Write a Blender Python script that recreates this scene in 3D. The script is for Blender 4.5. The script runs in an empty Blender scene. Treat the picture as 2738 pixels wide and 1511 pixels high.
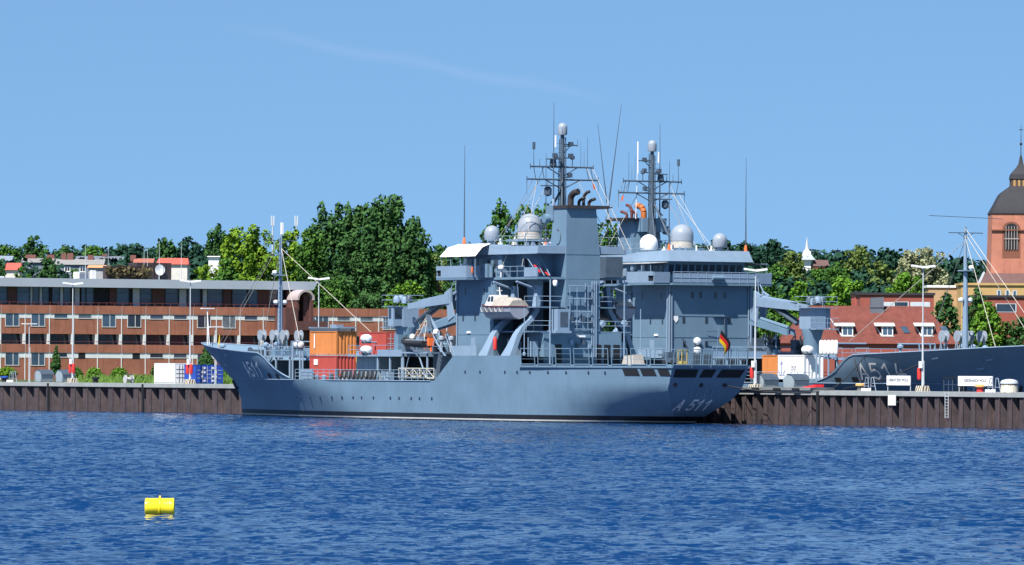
import bpy, bmesh, math, random
import numpy as np
from mathutils import Matrix, Vector

SC = bpy.context.scene
COL = SC.collection
R = math.radians

# ------------------------------------------------------------------ camera
FPX, HCAM, ROLL, YHOR, CXP = 17100.0, 5.36, 0.0055, 987.0, 1369.0
cam_d = bpy.data.cameras.new('camera')
cam_d.sensor_width = 36.0
cam_d.lens = 36.0 * FPX / 2738.0
cam_d.shift_y = (YHOR - 755.5) / 2738.0
cam_d.clip_start, cam_d.clip_end = 1.0, 20000.0
cam = bpy.data.objects.new('camera', cam_d)
COL.objects.link(cam)
cam.matrix_world = Matrix.Translation((0, 0, HCAM)) @ Matrix.Rotation(R(90), 4, 'X') @ Matrix.Rotation(ROLL, 4, 'Z')
SC.camera = cam

# ------------------------------------------------------------------ sun + sky
SUN = (Vector((-0.8660254, -0.5, 0)) * 0.62 + Vector((0.5, -0.8660254, 0)) * 0.35 + Vector((0, 0, 1))).normalized()
SUN_EL = math.asin(SUN.z)
sun_d = bpy.data.lights.new('sun', 'SUN')
sun_d.energy, sun_d.angle, sun_d.color = 5.0, R(0.53), (1.0, 0.955, 0.89)
sun = bpy.data.objects.new('sun', sun_d)
COL.objects.link(sun)
sun.location = (-200, -250, 400)
sun.rotation_euler = SUN.to_track_quat('Z', 'Y').to_euler()
SC.view_settings.view_transform = 'Standard'
SC.view_settings.look = 'None'
SC.view_settings.exposure = 0.8
SC.view_settings.gamma = 1.0
SC.cycles.max_bounces = 6
SC.cycles.use_denoising = True

world = bpy.data.worlds.new('World')
SC.world = world
world.use_nodes = True
wt = world.node_tree
wt.nodes.clear()


def wn(kind, **kw):
    n = wt.nodes.new(kind)
    for k, v in kw.items():
        setattr(n, k, v)
    return n


def wmath(op, a, b=None, c=None):
    n = wn('ShaderNodeMath', operation=op)
    for i, x in enumerate((a, b, c)):
        if x is None:
            continue
        if isinstance(x, (int, float)):
            n.inputs[i].default_value = x
        else:
            wt.links.new(x, n.inputs[i])
    return n.outputs[0]


w_out = wn('ShaderNodeOutputWorld')
w_bg = wn('ShaderNodeBackground')
w_bg.inputs['Strength'].default_value = 0.071
w_tc = wn('ShaderNodeTexCoord')
w_add = wn('ShaderNodeVectorMath', operation='ADD')
w_add.inputs[1].default_value = (0, 0, 0.20)      # the low sky of that clear day is already deep blue
w_nrm = wn('ShaderNodeVectorMath', operation='NORMALIZE')
w_sky = wn('ShaderNodeTexSky')
w_sky.sky_type = 'NISHITA'
w_sky.sun_disc = False
w_sky.sun_elevation = SUN_EL
w_sky.sun_rotation = math.atan2(SUN.x, SUN.y)
w_sky.altitude = 0
w_sky.air_density, w_sky.dust_density, w_sky.ozone_density = 1.0, 0.1, 3.2
wt.links.new(w_tc.outputs['Generated'], w_add.inputs[0])
wt.links.new(w_add.outputs[0], w_nrm.inputs[0])
wt.links.new(w_nrm.outputs[0], w_sky.inputs['Vector'])
# thin old contrail, by direction in the sky
w_sep = wn('ShaderNodeSeparateXYZ')
wt.links.new(w_tc.outputs['Generated'], w_sep.inputs[0])
yy = wmath('MAXIMUM', w_sep.outputs['Y'], 0.01)
ang_u = wmath('DIVIDE', w_sep.outputs['X'], yy)
ang_v = wmath('DIVIDE', w_sep.outputs['Z'], yy)
line = wmath('MULTIPLY_ADD', ang_u, -0.183, 0.0450)
wig = wmath('MULTIPLY', wmath('SINE', wmath('MULTIPLY', ang_u, 300.0)), 0.00028)
dist = wmath('ABSOLUTE', wmath('SUBTRACT', ang_v, wmath('ADD', line, wig)))
w_noise = wn('ShaderNodeTexNoise')
w_noise.inputs['Scale'].default_value = 90
w_noise.inputs['Detail'].default_value = 4
wt.links.new(w_tc.outputs['Generated'], w_noise.inputs['Vector'])
wid = wmath('MULTIPLY_ADD', w_noise.outputs[0], 0.0010, 0.00035)
trail = wmath('POWER', 2.718, wmath('MULTIPLY', wmath('POWER', wmath('DIVIDE', dist, wid), 2.0), -1.0))
ends = wn('ShaderNodeMapRange', interpolation_type='SMOOTHSTEP')
ends.inputs[1].default_value, ends.inputs[2].default_value = 0.036, 0.012
wt.links.new(wmath('ABSOLUTE', wmath('ADD', ang_u, 0.014)), ends.inputs[0])
fac = wmath('MULTIPLY', wmath('MULTIPLY', trail, ends.outputs[0]), 0.035)
w_mix = wn('ShaderNodeMixRGB')
w_mix.inputs[2].default_value = (9.0, 9.2, 9.3, 1)
wt.links.new(fac, w_mix.inputs[0])
w_tint = wn('ShaderNodeMixRGB', blend_type='MULTIPLY')
w_tint.inputs[0].default_value = 1.0
w_tint.inputs[2].default_value = (0.95, 1.14, 1.22, 1)
wt.links.new(w_sky.outputs[0], w_tint.inputs[1])
wt.links.new(w_tint.outputs[0], w_mix.inputs[1])
wt.links.new(w_mix.outputs[0], w_bg.inputs['Color'])
wt.links.new(w_bg.outputs[0], w_out.inputs['Surface'])

# ------------------------------------------------------------------ frames and helpers
# quay frame: t runs along the pier towards the right front, c across it towards the water in front
TD = Vector((0.5, -0.8660254, 0))
CN = Vector((-0.8660254, -0.5, 0))
Q0 = Vector((0, 684.0, 0))
ANG = R(-60)


def tc(t, c, z=0.0):
    return Q0 + TD * t + CN * c + Vector((0, 0, z))


def ray(px, py):
    a, b = px - CXP, py - YHOR
    k = 1 + ROLL * ROLL
    return (a + ROLL * b) / k / FPX, -(b - ROLL * a) / k / FPX


def at_y(px, py, Y):
    rx, rz = ray(px, py)
    return rx * Y, HCAM + rz * Y


def tag(o, label=None, cat=None, group=None, kind=None):
    if label: o['label'] = label
    if cat: o['category'] = cat
    if group: o['group'] = group
    if kind: o['kind'] = kind
    return o


def thing(name, label, cat, loc, rz=ANG, group=None):
    o = bpy.data.objects.new(name, None)
    o.empty_display_size = 0.3
    COL.objects.link(o)
    o.location, o.rotation_euler = loc, (0, 0, rz)
    return tag(o, label, cat, group)


class MB:
    """collects shapes; in quay and ship frames the second coordinate runs towards the front (flip)"""

    def __init__(self, flip=True):
        self.v, self.f, self.s = [], [], (-1 if flip else 1)

    def add(self, vs, fs):
        b = len(self.v)
        self.v += [(x, self.s * y, z) for x, y, z in vs]
        self.f += [tuple(b + i for i in f) for f in fs]
        return self

    def box(self, x0, x1, y0, y1, z0, z1):
        return self.hexa([(x0, y0, z0), (x1, y0, z0), (x1, y1, z0), (x0, y1, z0), (x0, y0, z1), (x1, y0, z1), (x1, y1, z1), (x0, y1, z1)])

    def hexa(self, p):
        return self.add(p, [(0, 3, 2, 1), (4, 5, 6, 7), (0, 1, 5, 4), (1, 2, 6, 5), (2, 3, 7, 6), (3, 0, 4, 7)])

    def quad(self, a, b, c, d):
        return self.add([a, b, c, d], [(0, 1, 2, 3)])

    def tube(self, p0, p1, r0, r1=None, n=6):
        r1 = r0 if r1 is None else r1
        a, b = Vector(p0), Vector(p1)
        d = (b - a)
        if d.length < 1e-6: return self
        d.normalize()
        s = d.cross(Vector((0, 0, 1)) if abs(d.z) < 0.9 else Vector((1, 0, 0))).normalized()
        t = d.cross(s)
        vs = []
        for q, r in ((a, r0), (b, r1)):
            for i in range(n):
                w = 2 * math.pi * i / n
                vs.append(tuple(q + s * (r * math.cos(w)) + t * (r * math.sin(w))))
        fs = [(i, (i + 1) % n, n + (i + 1) % n, n + i) for i in range(n)] + [tuple(range(n))[::-1], tuple(range(n, 2 * n))]
        return self.add(vs, fs)

    def path(self, pts, r, n=6):
        for a, b in zip(pts, pts[1:]): self.tube(a, b, r, r, n)
        return self

    def lathe(self, prof, c, n=16, axis='z'):
        vs, fs = [], []
        for r, h in prof:
            for i in range(n):
                w = 2 * math.pi * i / n
                x, y = r * math.cos(w), r * math.sin(w)
                p = {'z': (x, y, h), 'x': (h, x, y), 'y': (x, h, y)}[axis]
                vs.append((c[0] + p[0], c[1] + p[1], c[2] + p[2]))
        for j in range(len(prof) - 1):
            for i in range(n):
                fs.append((j * n + i, j * n + (i + 1) % n, (j + 1) * n + (i + 1) % n, (j + 1) * n + i))
        fs += [tuple(range(n))[::-1], tuple((len(prof) - 1) * n + i for i in range(n))]
        return self.add(vs, fs)

    def prism(self, poly, fn0, fn1):
        """poly of 2-d points, swept between two placing functions"""
        n = len(poly)
        vs = [fn0(*p) for p in poly] + [fn1(*p) for p in poly]
        fs = [tuple(range(n)), tuple(range(2 * n - 1, n - 1, -1))] + [(i, i + n, (i + 1) % n + n, (i + 1) % n) for i in range(n)]
        return self.add(vs, fs)

    def build(self, name, m, parent=None, smooth=35, loc=None, rz=None):
        me = bpy.data.meshes.new(name)
        me.from_pydata(self.v, [], self.f)
        bm = bmesh.new()
        bm.from_mesh(me)
        bmesh.ops.dissolve_degenerate(bm, dist=1e-5, edges=bm.edges)
        bmesh.ops.recalc_face_normals(bm, faces=bm.faces)
        bm.to_mesh(me)
        bm.free()
        if smooth:
            me.shade_smooth()
            me.set_sharp_from_angle(angle=R(smooth))
        me.materials.append(m)
        o = bpy.data.objects.new(name, me)
        COL.objects.link(o)
        o.parent = parent
        if loc is not None: o.location = loc
        if rz is not None: o.rotation_euler = (0, 0, rz)
        return o


def kids(o):
    return [c for c in SC.objects if c.parent is o]


# ------------------------------------------------------------------ materials
MATS = {}


def mat(name, col, rough=0.55, var=0.12, scale=0.6, streak=0.0, stain=(0.1, 0.05, 0.03), metal=0.0, bump=0.0, spec=0.4):
    if name in MATS: return MATS[name]
    m = bpy.data.materials.new(name)
    m.use_nodes = True
    nt = m.node_tree
    b = nt.nodes['Principled BSDF']
    b.inputs['Roughness'].default_value = rough
    b.inputs['Metallic'].default_value = metal
    b.inputs['Specular IOR Level'].default_value = spec
    geo = nt.nodes.new('ShaderNodeTexCoord')
    no = nt.nodes.new('ShaderNodeTexNoise')
    no.inputs['Scale'].default_value = scale
    no.inputs['Detail'].default_value = 6
    no.inputs['Roughness'].default_value = 0.65
    nt.links.new(geo.outputs['Object'], no.inputs['Vector'])
    rp = nt.nodes.new('ShaderNodeMapRange')
    rp.inputs[1].default_value, rp.inputs[2].default_value = 0.3, 0.7
    rp.inputs[3].default_value, rp.inputs[4].default_value = 1 - var, 1 + var
    nt.links.new(no.outputs[0], rp.inputs[0])
    mul = nt.nodes.new('ShaderNodeVectorMath')
    mul.operation = 'SCALE'
    mul.inputs[0].default_value = col
    nt.links.new(rp.outputs[0], mul.inputs['Scale'])
    out = mul.outputs[0]
    if streak > 0:
        mp = nt.nodes.new('ShaderNodeMapping')
        mp.inputs['Scale'].default_value = (1.7, 1.7, 0.16)
        nt.links.new(geo.outputs['Object'], mp.inputs[0])
        n2 = nt.nodes.new('ShaderNodeTexNoise')
        n2.inputs['Scale'].default_value = 1.0
        n2.inputs['Detail'].default_value = 7
        n2.inputs['Roughness'].default_value = 0.7
        nt.links.new(mp.outputs[0], n2.inputs['Vector'])
        r2 = nt.nodes.new('ShaderNodeMapRange')
        r2.inputs[1].default_value, r2.inputs[2].default_value = 0.52, 0.74
        r2.inputs[3].default_value, r2.inputs[4].default_value = 0.0, streak
        nt.links.new(n2.outputs[0], r2.inputs[0])
        mx = nt.nodes.new('ShaderNodeMixRGB')
        mx.inputs[2].default_value = (*stain, 1)
        nt.links.new(r2.outputs[0], mx.inputs[0])
        nt.links.new(out, mx.inputs[1])
        out = mx.outputs[0]
    nt.links.new(out, b.inputs['Base Color'])
    if bump > 0:
        bp = nt.nodes.new('ShaderNodeBump')
        bp.inputs['Strength'].default_value = bump
        bp.inputs['Distance'].default_value = 0.05
        nt.links.new(no.outputs[0], bp.inputs['Height'])
        nt.links.new(bp.outputs[0], b.inputs['Normal'])
    MATS[name] = m
    return m


GREY = mat('navy grey paint', (0.128, 0.206, 0.282), 0.58, 0.10, 0.25, 0.35, (0.088, 0.135, 0.175), spec=0.2)
GREY2 = mat('pale grey paint', (0.200, 0.280, 0.375), 0.55, 0.08, 0.6, 0.15, (0.15, 0.19, 0.23), spec=0.25)
GREYD = mat('dark grey fittings', (0.06, 0.085, 0.115), 0.5, 0.2, 1.5)
DECKM = mat('deck green grey', (0.12, 0.16, 0.17), 0.8, 0.15, 0.6)
BLACK = mat('black paint', (0.012, 0.013, 0.016), 0.5, 0.2, 0.8)
SOOT = mat('sooty steel', (0.035, 0.03, 0.032), 0.65, 0.3, 1.2)
RUSTP = mat('rusty orange exhaust', (0.42, 0.13, 0.035), 0.7, 0.3, 1.5)
VOID = mat('dark interior and shade', (0.010, 0.012, 0.016), 0.7, 0.1, 1)
WHITE = mat('white paint', (0.80, 0.80, 0.79), 0.45, 0.04, 0.8, 0.12, (0.55, 0.5, 0.45))
CANVAS = mat('white canvas', (0.82, 0.80, 0.76), 0.8, 0.05, 0.7)
CANVASG = mat('grey canvas', (0.42, 0.43, 0.42), 0.85, 0.1, 0.8)
CREAM = mat('cream tarpaulin', (0.36, 0.33, 0.29), 0.85, 0.12, 1.5, bump=0.6)
RADOME = mat('radome grey', (0.27, 0.31, 0.36), 0.3, 0.05, 0.5)
RADOMEB = mat('radome stained base', (0.46, 0.42, 0.37), 0.7, 0.2, 2.0, 0.5, (0.3, 0.2, 0.13))
REDP = mat('red paint', (0.55, 0.035, 0.03), 0.5, 0.15, 1)
ORNGP = mat('orange signal paint', (0.80, 0.16, 0.04), 0.5, 0.1, 1)
YELL = mat('yellow paint', (0.80, 0.55, 0.05), 0.45, 0.08, 2)
BUOYY = mat('yellow buoy plastic', (0.86, 0.70, 0.02), 0.35, 0.06, 5.0, 0.25, (0.6, 0.35, 0.02))
RUBBER = mat('black rubber', (0.02, 0.021, 0.024), 0.6, 0.2, 2)
GLASS = mat('dark window glass', (0.022, 0.035, 0.055), 0.12, 0.3, 0.4, spec=0.6)
GLASSB = mat('blue window glass', (0.05, 0.085, 0.13), 0.1, 0.4, 0.25, spec=0.7)
CONT_O = mat('orange container steel', (0.55, 0.20, 0.055), 0.55, 0.1, 0.6, 0.55, (0.26, 0.09, 0.035))
CONT_R = mat('red container steel', (0.40, 0.065, 0.05), 0.55, 0.12, 0.6, 0.35, (0.2, 0.04, 0.03))
CONT_W = mat('white container steel', (0.80, 0.80, 0.80), 0.5, 0.03, 0.6, 0.1, (0.5, 0.45, 0.42))
CONT_B = mat('blue container steel', (0.02, 0.07, 0.36), 0.5, 0.15, 1)
CONT_G = mat('grey container steel', (0.30, 0.36, 0.40), 0.55, 0.08, 0.6, 0.2, (0.2, 0.22, 0.24))
CONC = mat('concrete', (0.13, 0.13, 0.125), 0.85, 0.15, 0.5, bump=0.3)
CONCE = mat('concrete edge', (0.25, 0.27, 0.27), 0.85, 0.12, 0.7, 0.25, (0.25, 0.24, 0.2))
PILE = mat('weathered sheet piling', (0.058, 0.044, 0.046), 0.75, 0.35, 0.9, 0.75, (0.165, 0.095, 0.085), bump=0.4)
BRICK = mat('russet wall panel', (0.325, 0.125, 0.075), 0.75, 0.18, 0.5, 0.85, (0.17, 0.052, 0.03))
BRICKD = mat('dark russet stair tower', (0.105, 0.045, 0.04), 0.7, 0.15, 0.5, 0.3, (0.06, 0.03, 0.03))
BRICKR = mat('red brick', (0.27, 0.07, 0.05), 0.8, 0.12, 0.5, 0.3, (0.25, 0.07, 0.05))
PALEP = mat('pale wall strip', (0.68, 0.70, 0.68), 0.7, 0.08, 0.8)
ROOFG = mat('grey metal roof edge', (0.30, 0.34, 0.39), 0.5, 0.06, 0.3)
ROOFT = mat('grey roof tiles', (0.24, 0.235, 0.23), 0.8, 0.15, 0.5, 0.3, (0.15, 0.14, 0.14))
ROOFR = mat('red roof tiles', (0.135, 0.036, 0.026), 0.85, 0.22, 0.8, 0.5, (0.22, 0.085, 0.06), bump=0.3)
ROOFRB = mat('bright red roof', (0.50, 0.10, 0.07), 0.7, 0.12, 0.6, 0.3, (0.3, 0.07, 0.05))
ROOFB = mat('brown roof tiles', (0.115, 0.065, 0.06), 0.8, 0.15, 0.5)
SLATE = mat('dark slate', (0.026, 0.026, 0.032), 0.75, 0.15, 0.5)
OCHRE = mat('ochre plaster', (0.46, 0.30, 0.12), 0.85, 0.08, 0.4, 0.25, (0.33, 0.2, 0.09))
CHURCH = mat('salmon brick', (0.44, 0.175, 0.115), 0.85, 0.16, 0.5, 0.7, (0.30, 0.10, 0.065))
WALLB = mat('blue grey plaster', (0.16, 0.19, 0.24), 0.8, 0.15, 0.5)
GALV = mat('galvanised steel', (0.48, 0.52, 0.55), 0.45, 0.08, 1.0)
SKIPM = mat('grey skip steel', (0.27, 0.33, 0.37), 0.55, 0.1, 0.8, 0.25, (0.2, 0.2, 0.2))
ROPE = mat('dark rope', (0.03, 0.03, 0.035), 0.9, 0.2, 3)
ROPEL = mat('pale rope', (0.45, 0.42, 0.36), 0.9, 0.1, 3)
FLAGK = mat('flag black', (0.012, 0.012, 0.012), 0.8, 0.1, 1)
FLAGR = mat('flag red', (0.70, 0.02, 0.015), 0.8, 0.05, 1)
FLAGY = mat('flag gold', (0.90, 0.55, 0.01), 0.8, 0.05, 1)
BARK = mat('bark', (0.06, 0.045, 0.035), 0.9, 0.2, 1)
GRASSM = mat('grass', (0.10, 0.19, 0.03), 0.9, 0.3, 0.7)
EARTH = mat('grassy ground', (0.06, 0.085, 0.03), 0.95, 0.25, 0.05)
LIME = mat('lime trim', (0.62, 0.62, 0.6), 0.7, 0.06, 1)


def leaf_mat(name, dark, light):
    m = bpy.data.materials.new(name)
    m.use_nodes = True
    nt = m.node_tree
    b = nt.nodes['Principled BSDF']
    b.inputs['Roughness'].default_value = 0.75
    b.inputs['Specular IOR Level'].default_value = 0.071
    at = nt.nodes.new('ShaderNodeAttribute')
    at.attribute_name = 'tone'
    mx = nt.nodes.new('ShaderNodeMixRGB')
    mx.inputs[1].default_value, mx.inputs[2].default_value = (*dark, 1), (*light, 1)
    nt.links.new(at.outputs['Fac'], mx.inputs[0])
    nt.links.new(mx.outputs[0], b.inputs['Base Color'])
    return m


LEAF = {
    'dark': leaf_mat('dark green leaves', (0.018, 0.058, 0.020), (0.066, 0.145, 0.040)),
    'blue': leaf_mat('blue green needles', (0.010, 0.036, 0.026), (0.030, 0.078, 0.045)),
    'mid': leaf_mat('mid green leaves', (0.022, 0.070, 0.016), (0.085, 0.185, 0.030)),
    'bright': leaf_mat('bright green leaves', (0.040, 0.115, 0.012), (0.135, 0.265, 0.030)),
    'lime': leaf_mat('yellow green leaves', (0.045, 0.110, 0.010), (0.165, 0.275, 0.025)),
    'olive': leaf_mat('olive leaves', (0.040, 0.080, 0.018), (0.150, 0.200, 0.055)),
    'blossom': leaf_mat('leaves with pale blossom', (0.022, 0.055, 0.020), (0.42, 0.42, 0.24)),
    'brown': leaf_mat('withered brown leaves', (0.07, 0.042, 0.022), (0.22, 0.13, 0.065)),
    'net': leaf_mat('withered creeper', (0.035, 0.028, 0.016), (0.17, 0.14, 0.075)),
}


# ------------------------------------------------------------------ ground, pier, water
def hill_z(X, Y):
    s = min(max((Y - 1090.0) / 950.0, 0.0), 1.0)
    s = s * s * (3 - 2 * s)
    return 3.30 + 27.0 * s + 1.2 * math.sin(X * 0.013) * s


def ground():
    ts = [-3500, -2200, -1500] + list(range(-1200, -62, 60)) + [-62] + list(range(0, 1300, 65)) + [1600, 2400, 3500]
    cs = [-4500, -3300] + list(range(-2600, -60, 70)) + [-60, -45, -30, -15]
    idx, vs, fs = {}, [], []
    for i, t in enumerate(ts):
        for j, c in enumerate(cs):
            p = tc(t, c)
            idx[i, j] = len(vs)
            vs.append((p.x, p.y, hill_z(p.x, p.y)))
    for i in range(len(ts) - 1):
        for j in range(len(cs) - 1):
            if ts[i] >= -62 and cs[j] >= -60: continue
            fs.append((idx[i, j], idx[i + 1, j], idx[i + 1, j + 1], idx[i, j + 1]))
    mb = MB(False)
    mb.add(vs, fs)
    # quay walls of the basin behind the pier
    for a, b in (((-62, -60), (-62, -15)), ((-62, -60), (3000, -60))):
        p, q = tc(*a), tc(*b)
        mb.quad((p.x, p.y, -3), (q.x, q.y, -3), (q.x, q.y, 3.3), (p.x, p.y, 3.3))
    tag(mb.build('ground', EARTH), kind='structure')


ground()
ZQ = 3.38
PT0, PT1 = -420.0, 190.0
mb = MB()
mb.box(PT0, PT1, -15.0, -0.75, -3.0, ZQ - 0.02)
pv = mb.build('pavement', CONC, None, loc=tc(0, 0), rz=ANG)
tag(pv, kind='structure')


def quay_wall():
    t = thing('quay_wall', 'rusty brown sheet pile quay wall with a pale concrete edge above the water', 'quay wall', tc(0, 0))
    mb = MB()
    xs = []
    x = PT0
    while x < PT1:
        P = 3.4 if x < -58 else 2.05
        # outer flat, slanting web inwards, inner flat, short web outwards
        xs += [(x, 0.0), (x + 0.40 * P, 0.0), (x + 0.50 * P, -0.7), (x + 0.88 * P, -0.7)]
        x += P
    for (xa, ya), (xb, yb) in zip(xs, xs[1:]):
        mb.quad((xa, ya, -2), (xb, yb, -2), (xb, yb, ZQ - 0.42), (xa, ya, ZQ - 0.42))
        if yb == ya == 0.0 and xb > xa:
            mb.box(xb - 0.10, xb + 0.04, 0.0, 0.07, -2, ZQ - 0.45)
    mb.build('sheet_piling', PILE, t, smooth=0)
    mb = MB()
    mb.hexa([(PT0, -0.9, ZQ - 0.42), (PT1, -0.9, ZQ - 0.42), (PT1, 0.16, ZQ - 0.42), (PT0, 0.16, ZQ - 0.42),
             (PT0, -0.9, ZQ + 0.05), (PT1, -0.9, ZQ + 0.05), (PT1, 0.12, ZQ + 0.02), (PT0, 0.12, ZQ + 0.02)])
    mb.build('concrete_edge', CONCE, t)
    mb = MB()
    for x in (-113.2, -87.5, -57.0, 60.6):
        mb.box(x, x + 0.28, 0.02, 0.30, -1, ZQ - 0.05)
    mb.build('fender_post', RUBBER, t)


quay_wall()


WAVE = 0.0065
RIP = (1.5, 1.3, 0.75, 0.35)


def water():
    rng = np.random.default_rng(7)
    ys = [60.0]
    while ys[-1] < 760:
        y = ys[-1]
        ys.append(y + (2.0 if y < 150 else min(0.125 + 0.0007 * (y - 160), 0.42)))
    ys = np.array(ys + [790, 850, 1000, 1400, 2500, 5000])
    s_in = np.linspace(-0.09, 0.09, 470)
    ss = np.concatenate([[-6, -2, -0.6, -0.3, -0.17, -0.12, -0.10], s_in, [0.10, 0.12, 0.17, 0.3, 0.6, 2, 6]])
    Y, S = np.meshgrid(ys, ss, indexing='ij')
    X = Y * S
    Z = np.zeros_like(X)
    damp = np.clip((0.115 - np.abs(S)) / 0.02, 0, 1) * np.clip((790 - Y) / 40, 0, 1) * np.clip((Y - 100) / 60, 0, 1)
    gust = 0.85 + 0.28 * np.sin(X * 0.031 + 1.7 * np.sin(Y * 0.023)) * np.sin(Y * 0.037 + 0.8) + 0.15 * np.sin(X * 0.11 + Y * 0.05)
    dy = np.gradient(ys)[:, None]
    for i in range(60):
        L = 0.36 * 5.2 ** rng.random()
        th = rng.normal(-0.1, 0.7)
        k = 2 * math.pi / L
        q = k * (X * math.sin(th) + Y * math.cos(th)) + rng.random() * 6.283 + 0.5 * np.sin(X * 0.21 * rng.random() + Y * 0.17 * rng.random())
        Z += WAVE * L * np.clip(1.6 - 3.0 * dy / L, 0.0, 1) * (np.sin(q) + 0.22 * np.cos(2 * q))
    Z *= damp * gust
    ny, nx = X.shape
    co = np.stack([X, Y, Z], -1).reshape(-1, 3).astype(np.float32)
    a = (np.arange(ny - 1)[:, None] * nx + np.arange(nx - 1)[None, :]).ravel()
    q = np.stack([a, a + 1, a + nx + 1, a + nx], -1).astype(np.int32)
    me = bpy.data.meshes.new('water')
    me.vertices.add(len(co)); me.vertices.foreach_set('co', co.ravel())
    me.loops.add(q.size); me.loops.foreach_set('vertex_index', q.ravel())
    me.polygons.add(len(q)); me.polygons.foreach_set('loop_start', np.arange(0, q.size, 4, dtype=np.int32))
    me.polygons.foreach_set('use_smooth', np.ones(len(q), dtype=bool))
    me.update(); me.validate()
    m = bpy.data.materials.new('sea water')
    m.use_nodes = True
    nt = m.node_tree
    b = nt.nodes['Principled BSDF']
    b.inputs['Base Color'].default_value = (0.001, 0.025, 0.095, 1)
    b.inputs['Roughness'].default_value = 0.08
    b.inputs['IOR'].default_value = 1.5
    b.inputs['Specular IOR Level'].default_value = 0.5
    tcn = nt.nodes.new('ShaderNodeTexCoord')
    geo = nt.nodes.new('ShaderNodeNewGeometry')
    acc = geo.outputs['Normal']
    # ripple slopes at several sizes, added straight to the wave normal
    for sc, st, det in (((2.6, 0.95, 1), RIP[0], 2), ((1.1, 0.36, 1), RIP[1], 3), ((0.42, 0.12, 1), RIP[2], 3), ((0.10, 0.022, 1), RIP[3], 2)):
        mp = nt.nodes.new('ShaderNodeMapping')
        mp.inputs['Scale'].default_value = sc
        mp.inputs['Rotation'].default_value = (0, 0, 0.06)
        nt.links.new(tcn.outputs['Object'], mp.inputs[0])
        no = nt.nodes.new('ShaderNodeTexNoise')
        no.inputs['Scale'].default_value = 1.0
        no.inputs['Detail'].default_value = det
        no.inputs['Roughness'].default_value = 0.55
        nt.links.new(mp.outputs[0], no.inputs['Vector'])
        cen = nt.nodes.new('ShaderNodeVectorMath')
        cen.operation = 'SUBTRACT'
        cen.inputs[1].default_value = (0.5, 0.5, 0.5)
        nt.links.new(no.outputs['Color'], cen.inputs[0])
        mul = nt.nodes.new('ShaderNodeVectorMath')
        mul.operation = 'MULTIPLY'
        mul.inputs[1].default_value = (st * 0.5, st, 0)
        nt.links.new(cen.outputs[0], mul.inputs[0])
        ad = nt.nodes.new('ShaderNodeVectorMath')
        ad.operation = 'ADD'
        nt.links.new(acc, ad.inputs[0])
        nt.links.new(mul.outputs[0], ad.inputs[1])
        acc = ad.outputs[0]
    nz = nt.nodes.new('ShaderNodeVectorMath')
    nz.operation = 'NORMALIZE'
    nt.links.new(acc, nz.inputs[0])
    nt.links.new(nz.outputs[0], b.inputs['Normal'])
    me.materials.append(m)
    o = bpy.data.objects.new('water', me)
    COL.objects.link(o)
    tag(o, kind='structure')


water()

# ------------------------------------------------------------------ the two tenders (u aft, v port, z up)
def ip(x, pts):
    return float(np.interp(x, [p[0] for p in pts], [p[1] for p in pts]))


STEM = [(-1, -44.3), (.2, -45), (1.9, -45.3), (2.7, -45.9), (3.4, -46.6), (4.1, -47.4), (4.8, -48.5), (5.4, -50), (6.5, -51.9), (7.1, -53.2), (8.1, -55)]
STERN = [(-1, 48.5), (0, 50), (1, 51.2), (2.3, 53), (4, 54.1), (5.75, 54.9), (9, 55)]
TOP = [(-55, 8.15), (-47, 7.8), (-39.2, 7.45), (-31.6, 7.15), (-27, 7.0), (-26.2, 6.85), (-25.2, 6.4), (-23.5, 5.4), (-21.8, 4.75), (-20.2, 4.35), (-19, 4.12),
       (12.8, 4.12), (16.8, 6.72), (30.7, 6.72), (30.9, 5.6), (55, 5.6)]
ENDW = [(-1, .3), (0, .9), (1, 2.1), (2.3, 3.45), (3.5, 4.3), (5.75, 4.45)]


def half(u, z):
    zz = min(max(z, -1), 8.1)
    st, sn = ip(zz, STEM), ip(zz, STERN)
    L = ip(zz, [(-1, 46), (0, 44), (2, 39), (4, 33), (8, 26)])
    p = ip(zz, [(-1, 1.3), (0, 1.35), (4, 1.7), (8, 1.8)])
    x = min(max((u - st) / L, 0), 1)
    v = 7.7 * (1 - (1 - x) ** p)
    if u > 30:
        y = min((u - 30) / (sn - 30), 1)
        v = min(v, 7.7 - (7.7 - ip(zz, ENDW)) * y ** ip(zz, [(0, 1.5), (3.5, 1.3)]))
    return v


def hull_pt(ui, k):
    """point on row k of station ui"""
    top = ip(ui, TOP)
    low = [-1, .13, .27, .74, 1.2, 1.8, 2.4, 3.0, 3.5, 4.1]
    z = low[k] if k < len(low) else 4.1 + (top - 4.1) * (k - 9) / 4.0
    st, sn = ip(z, STEM), ip(z, STERN)
    u = ui
    if ui < -20: u = st + (-20 - st) * (ui + 55) / 35.0
    if ui > 30: u = 30 + (sn - 30) * (ui - 30) / 25.0
    return u, half(u, z), z


STN = sorted(set([-55 + i * 1.0 for i in range(0, 27)] + [-28 + i * 0.5 for i in range(0, 20)] + list(range(-18, 12, 3)) + [12, 12.8, 14, 15.4, 16.8, 20, 24, 28, 30, 30.7, 30.9] + [31 + i * 1.5 for i in range(0, 17)]))


def hull_rows(k0, k1):
    mb = MB()
    n = k1 - k0 + 1
    for sgn in (1, -1):
        vs = [(u, sgn * v, z) for s in STN for (u, v, z) in (hull_pt(s, k) for k in range(k0, k1 + 1))]
        fs = [(i * n + j, (i + 1) * n + j, (i + 1) * n + j + 1, i * n + j + 1) for i in range(len(STN) - 1) for j in range(n - 1)]
        mb.add(vs, fs)
    vs, fs = [], []
    for k in range(k0, k1 + 1):
        u, v, z = hull_pt(55, k)
        vs += [(u, v, z), (u, -v, z)]
    for j in range(n - 1): fs.append((2 * j, 2 * j + 1, 2 * j + 3, 2 * j + 2))
    mb.add(vs, fs)
    return mb


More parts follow.
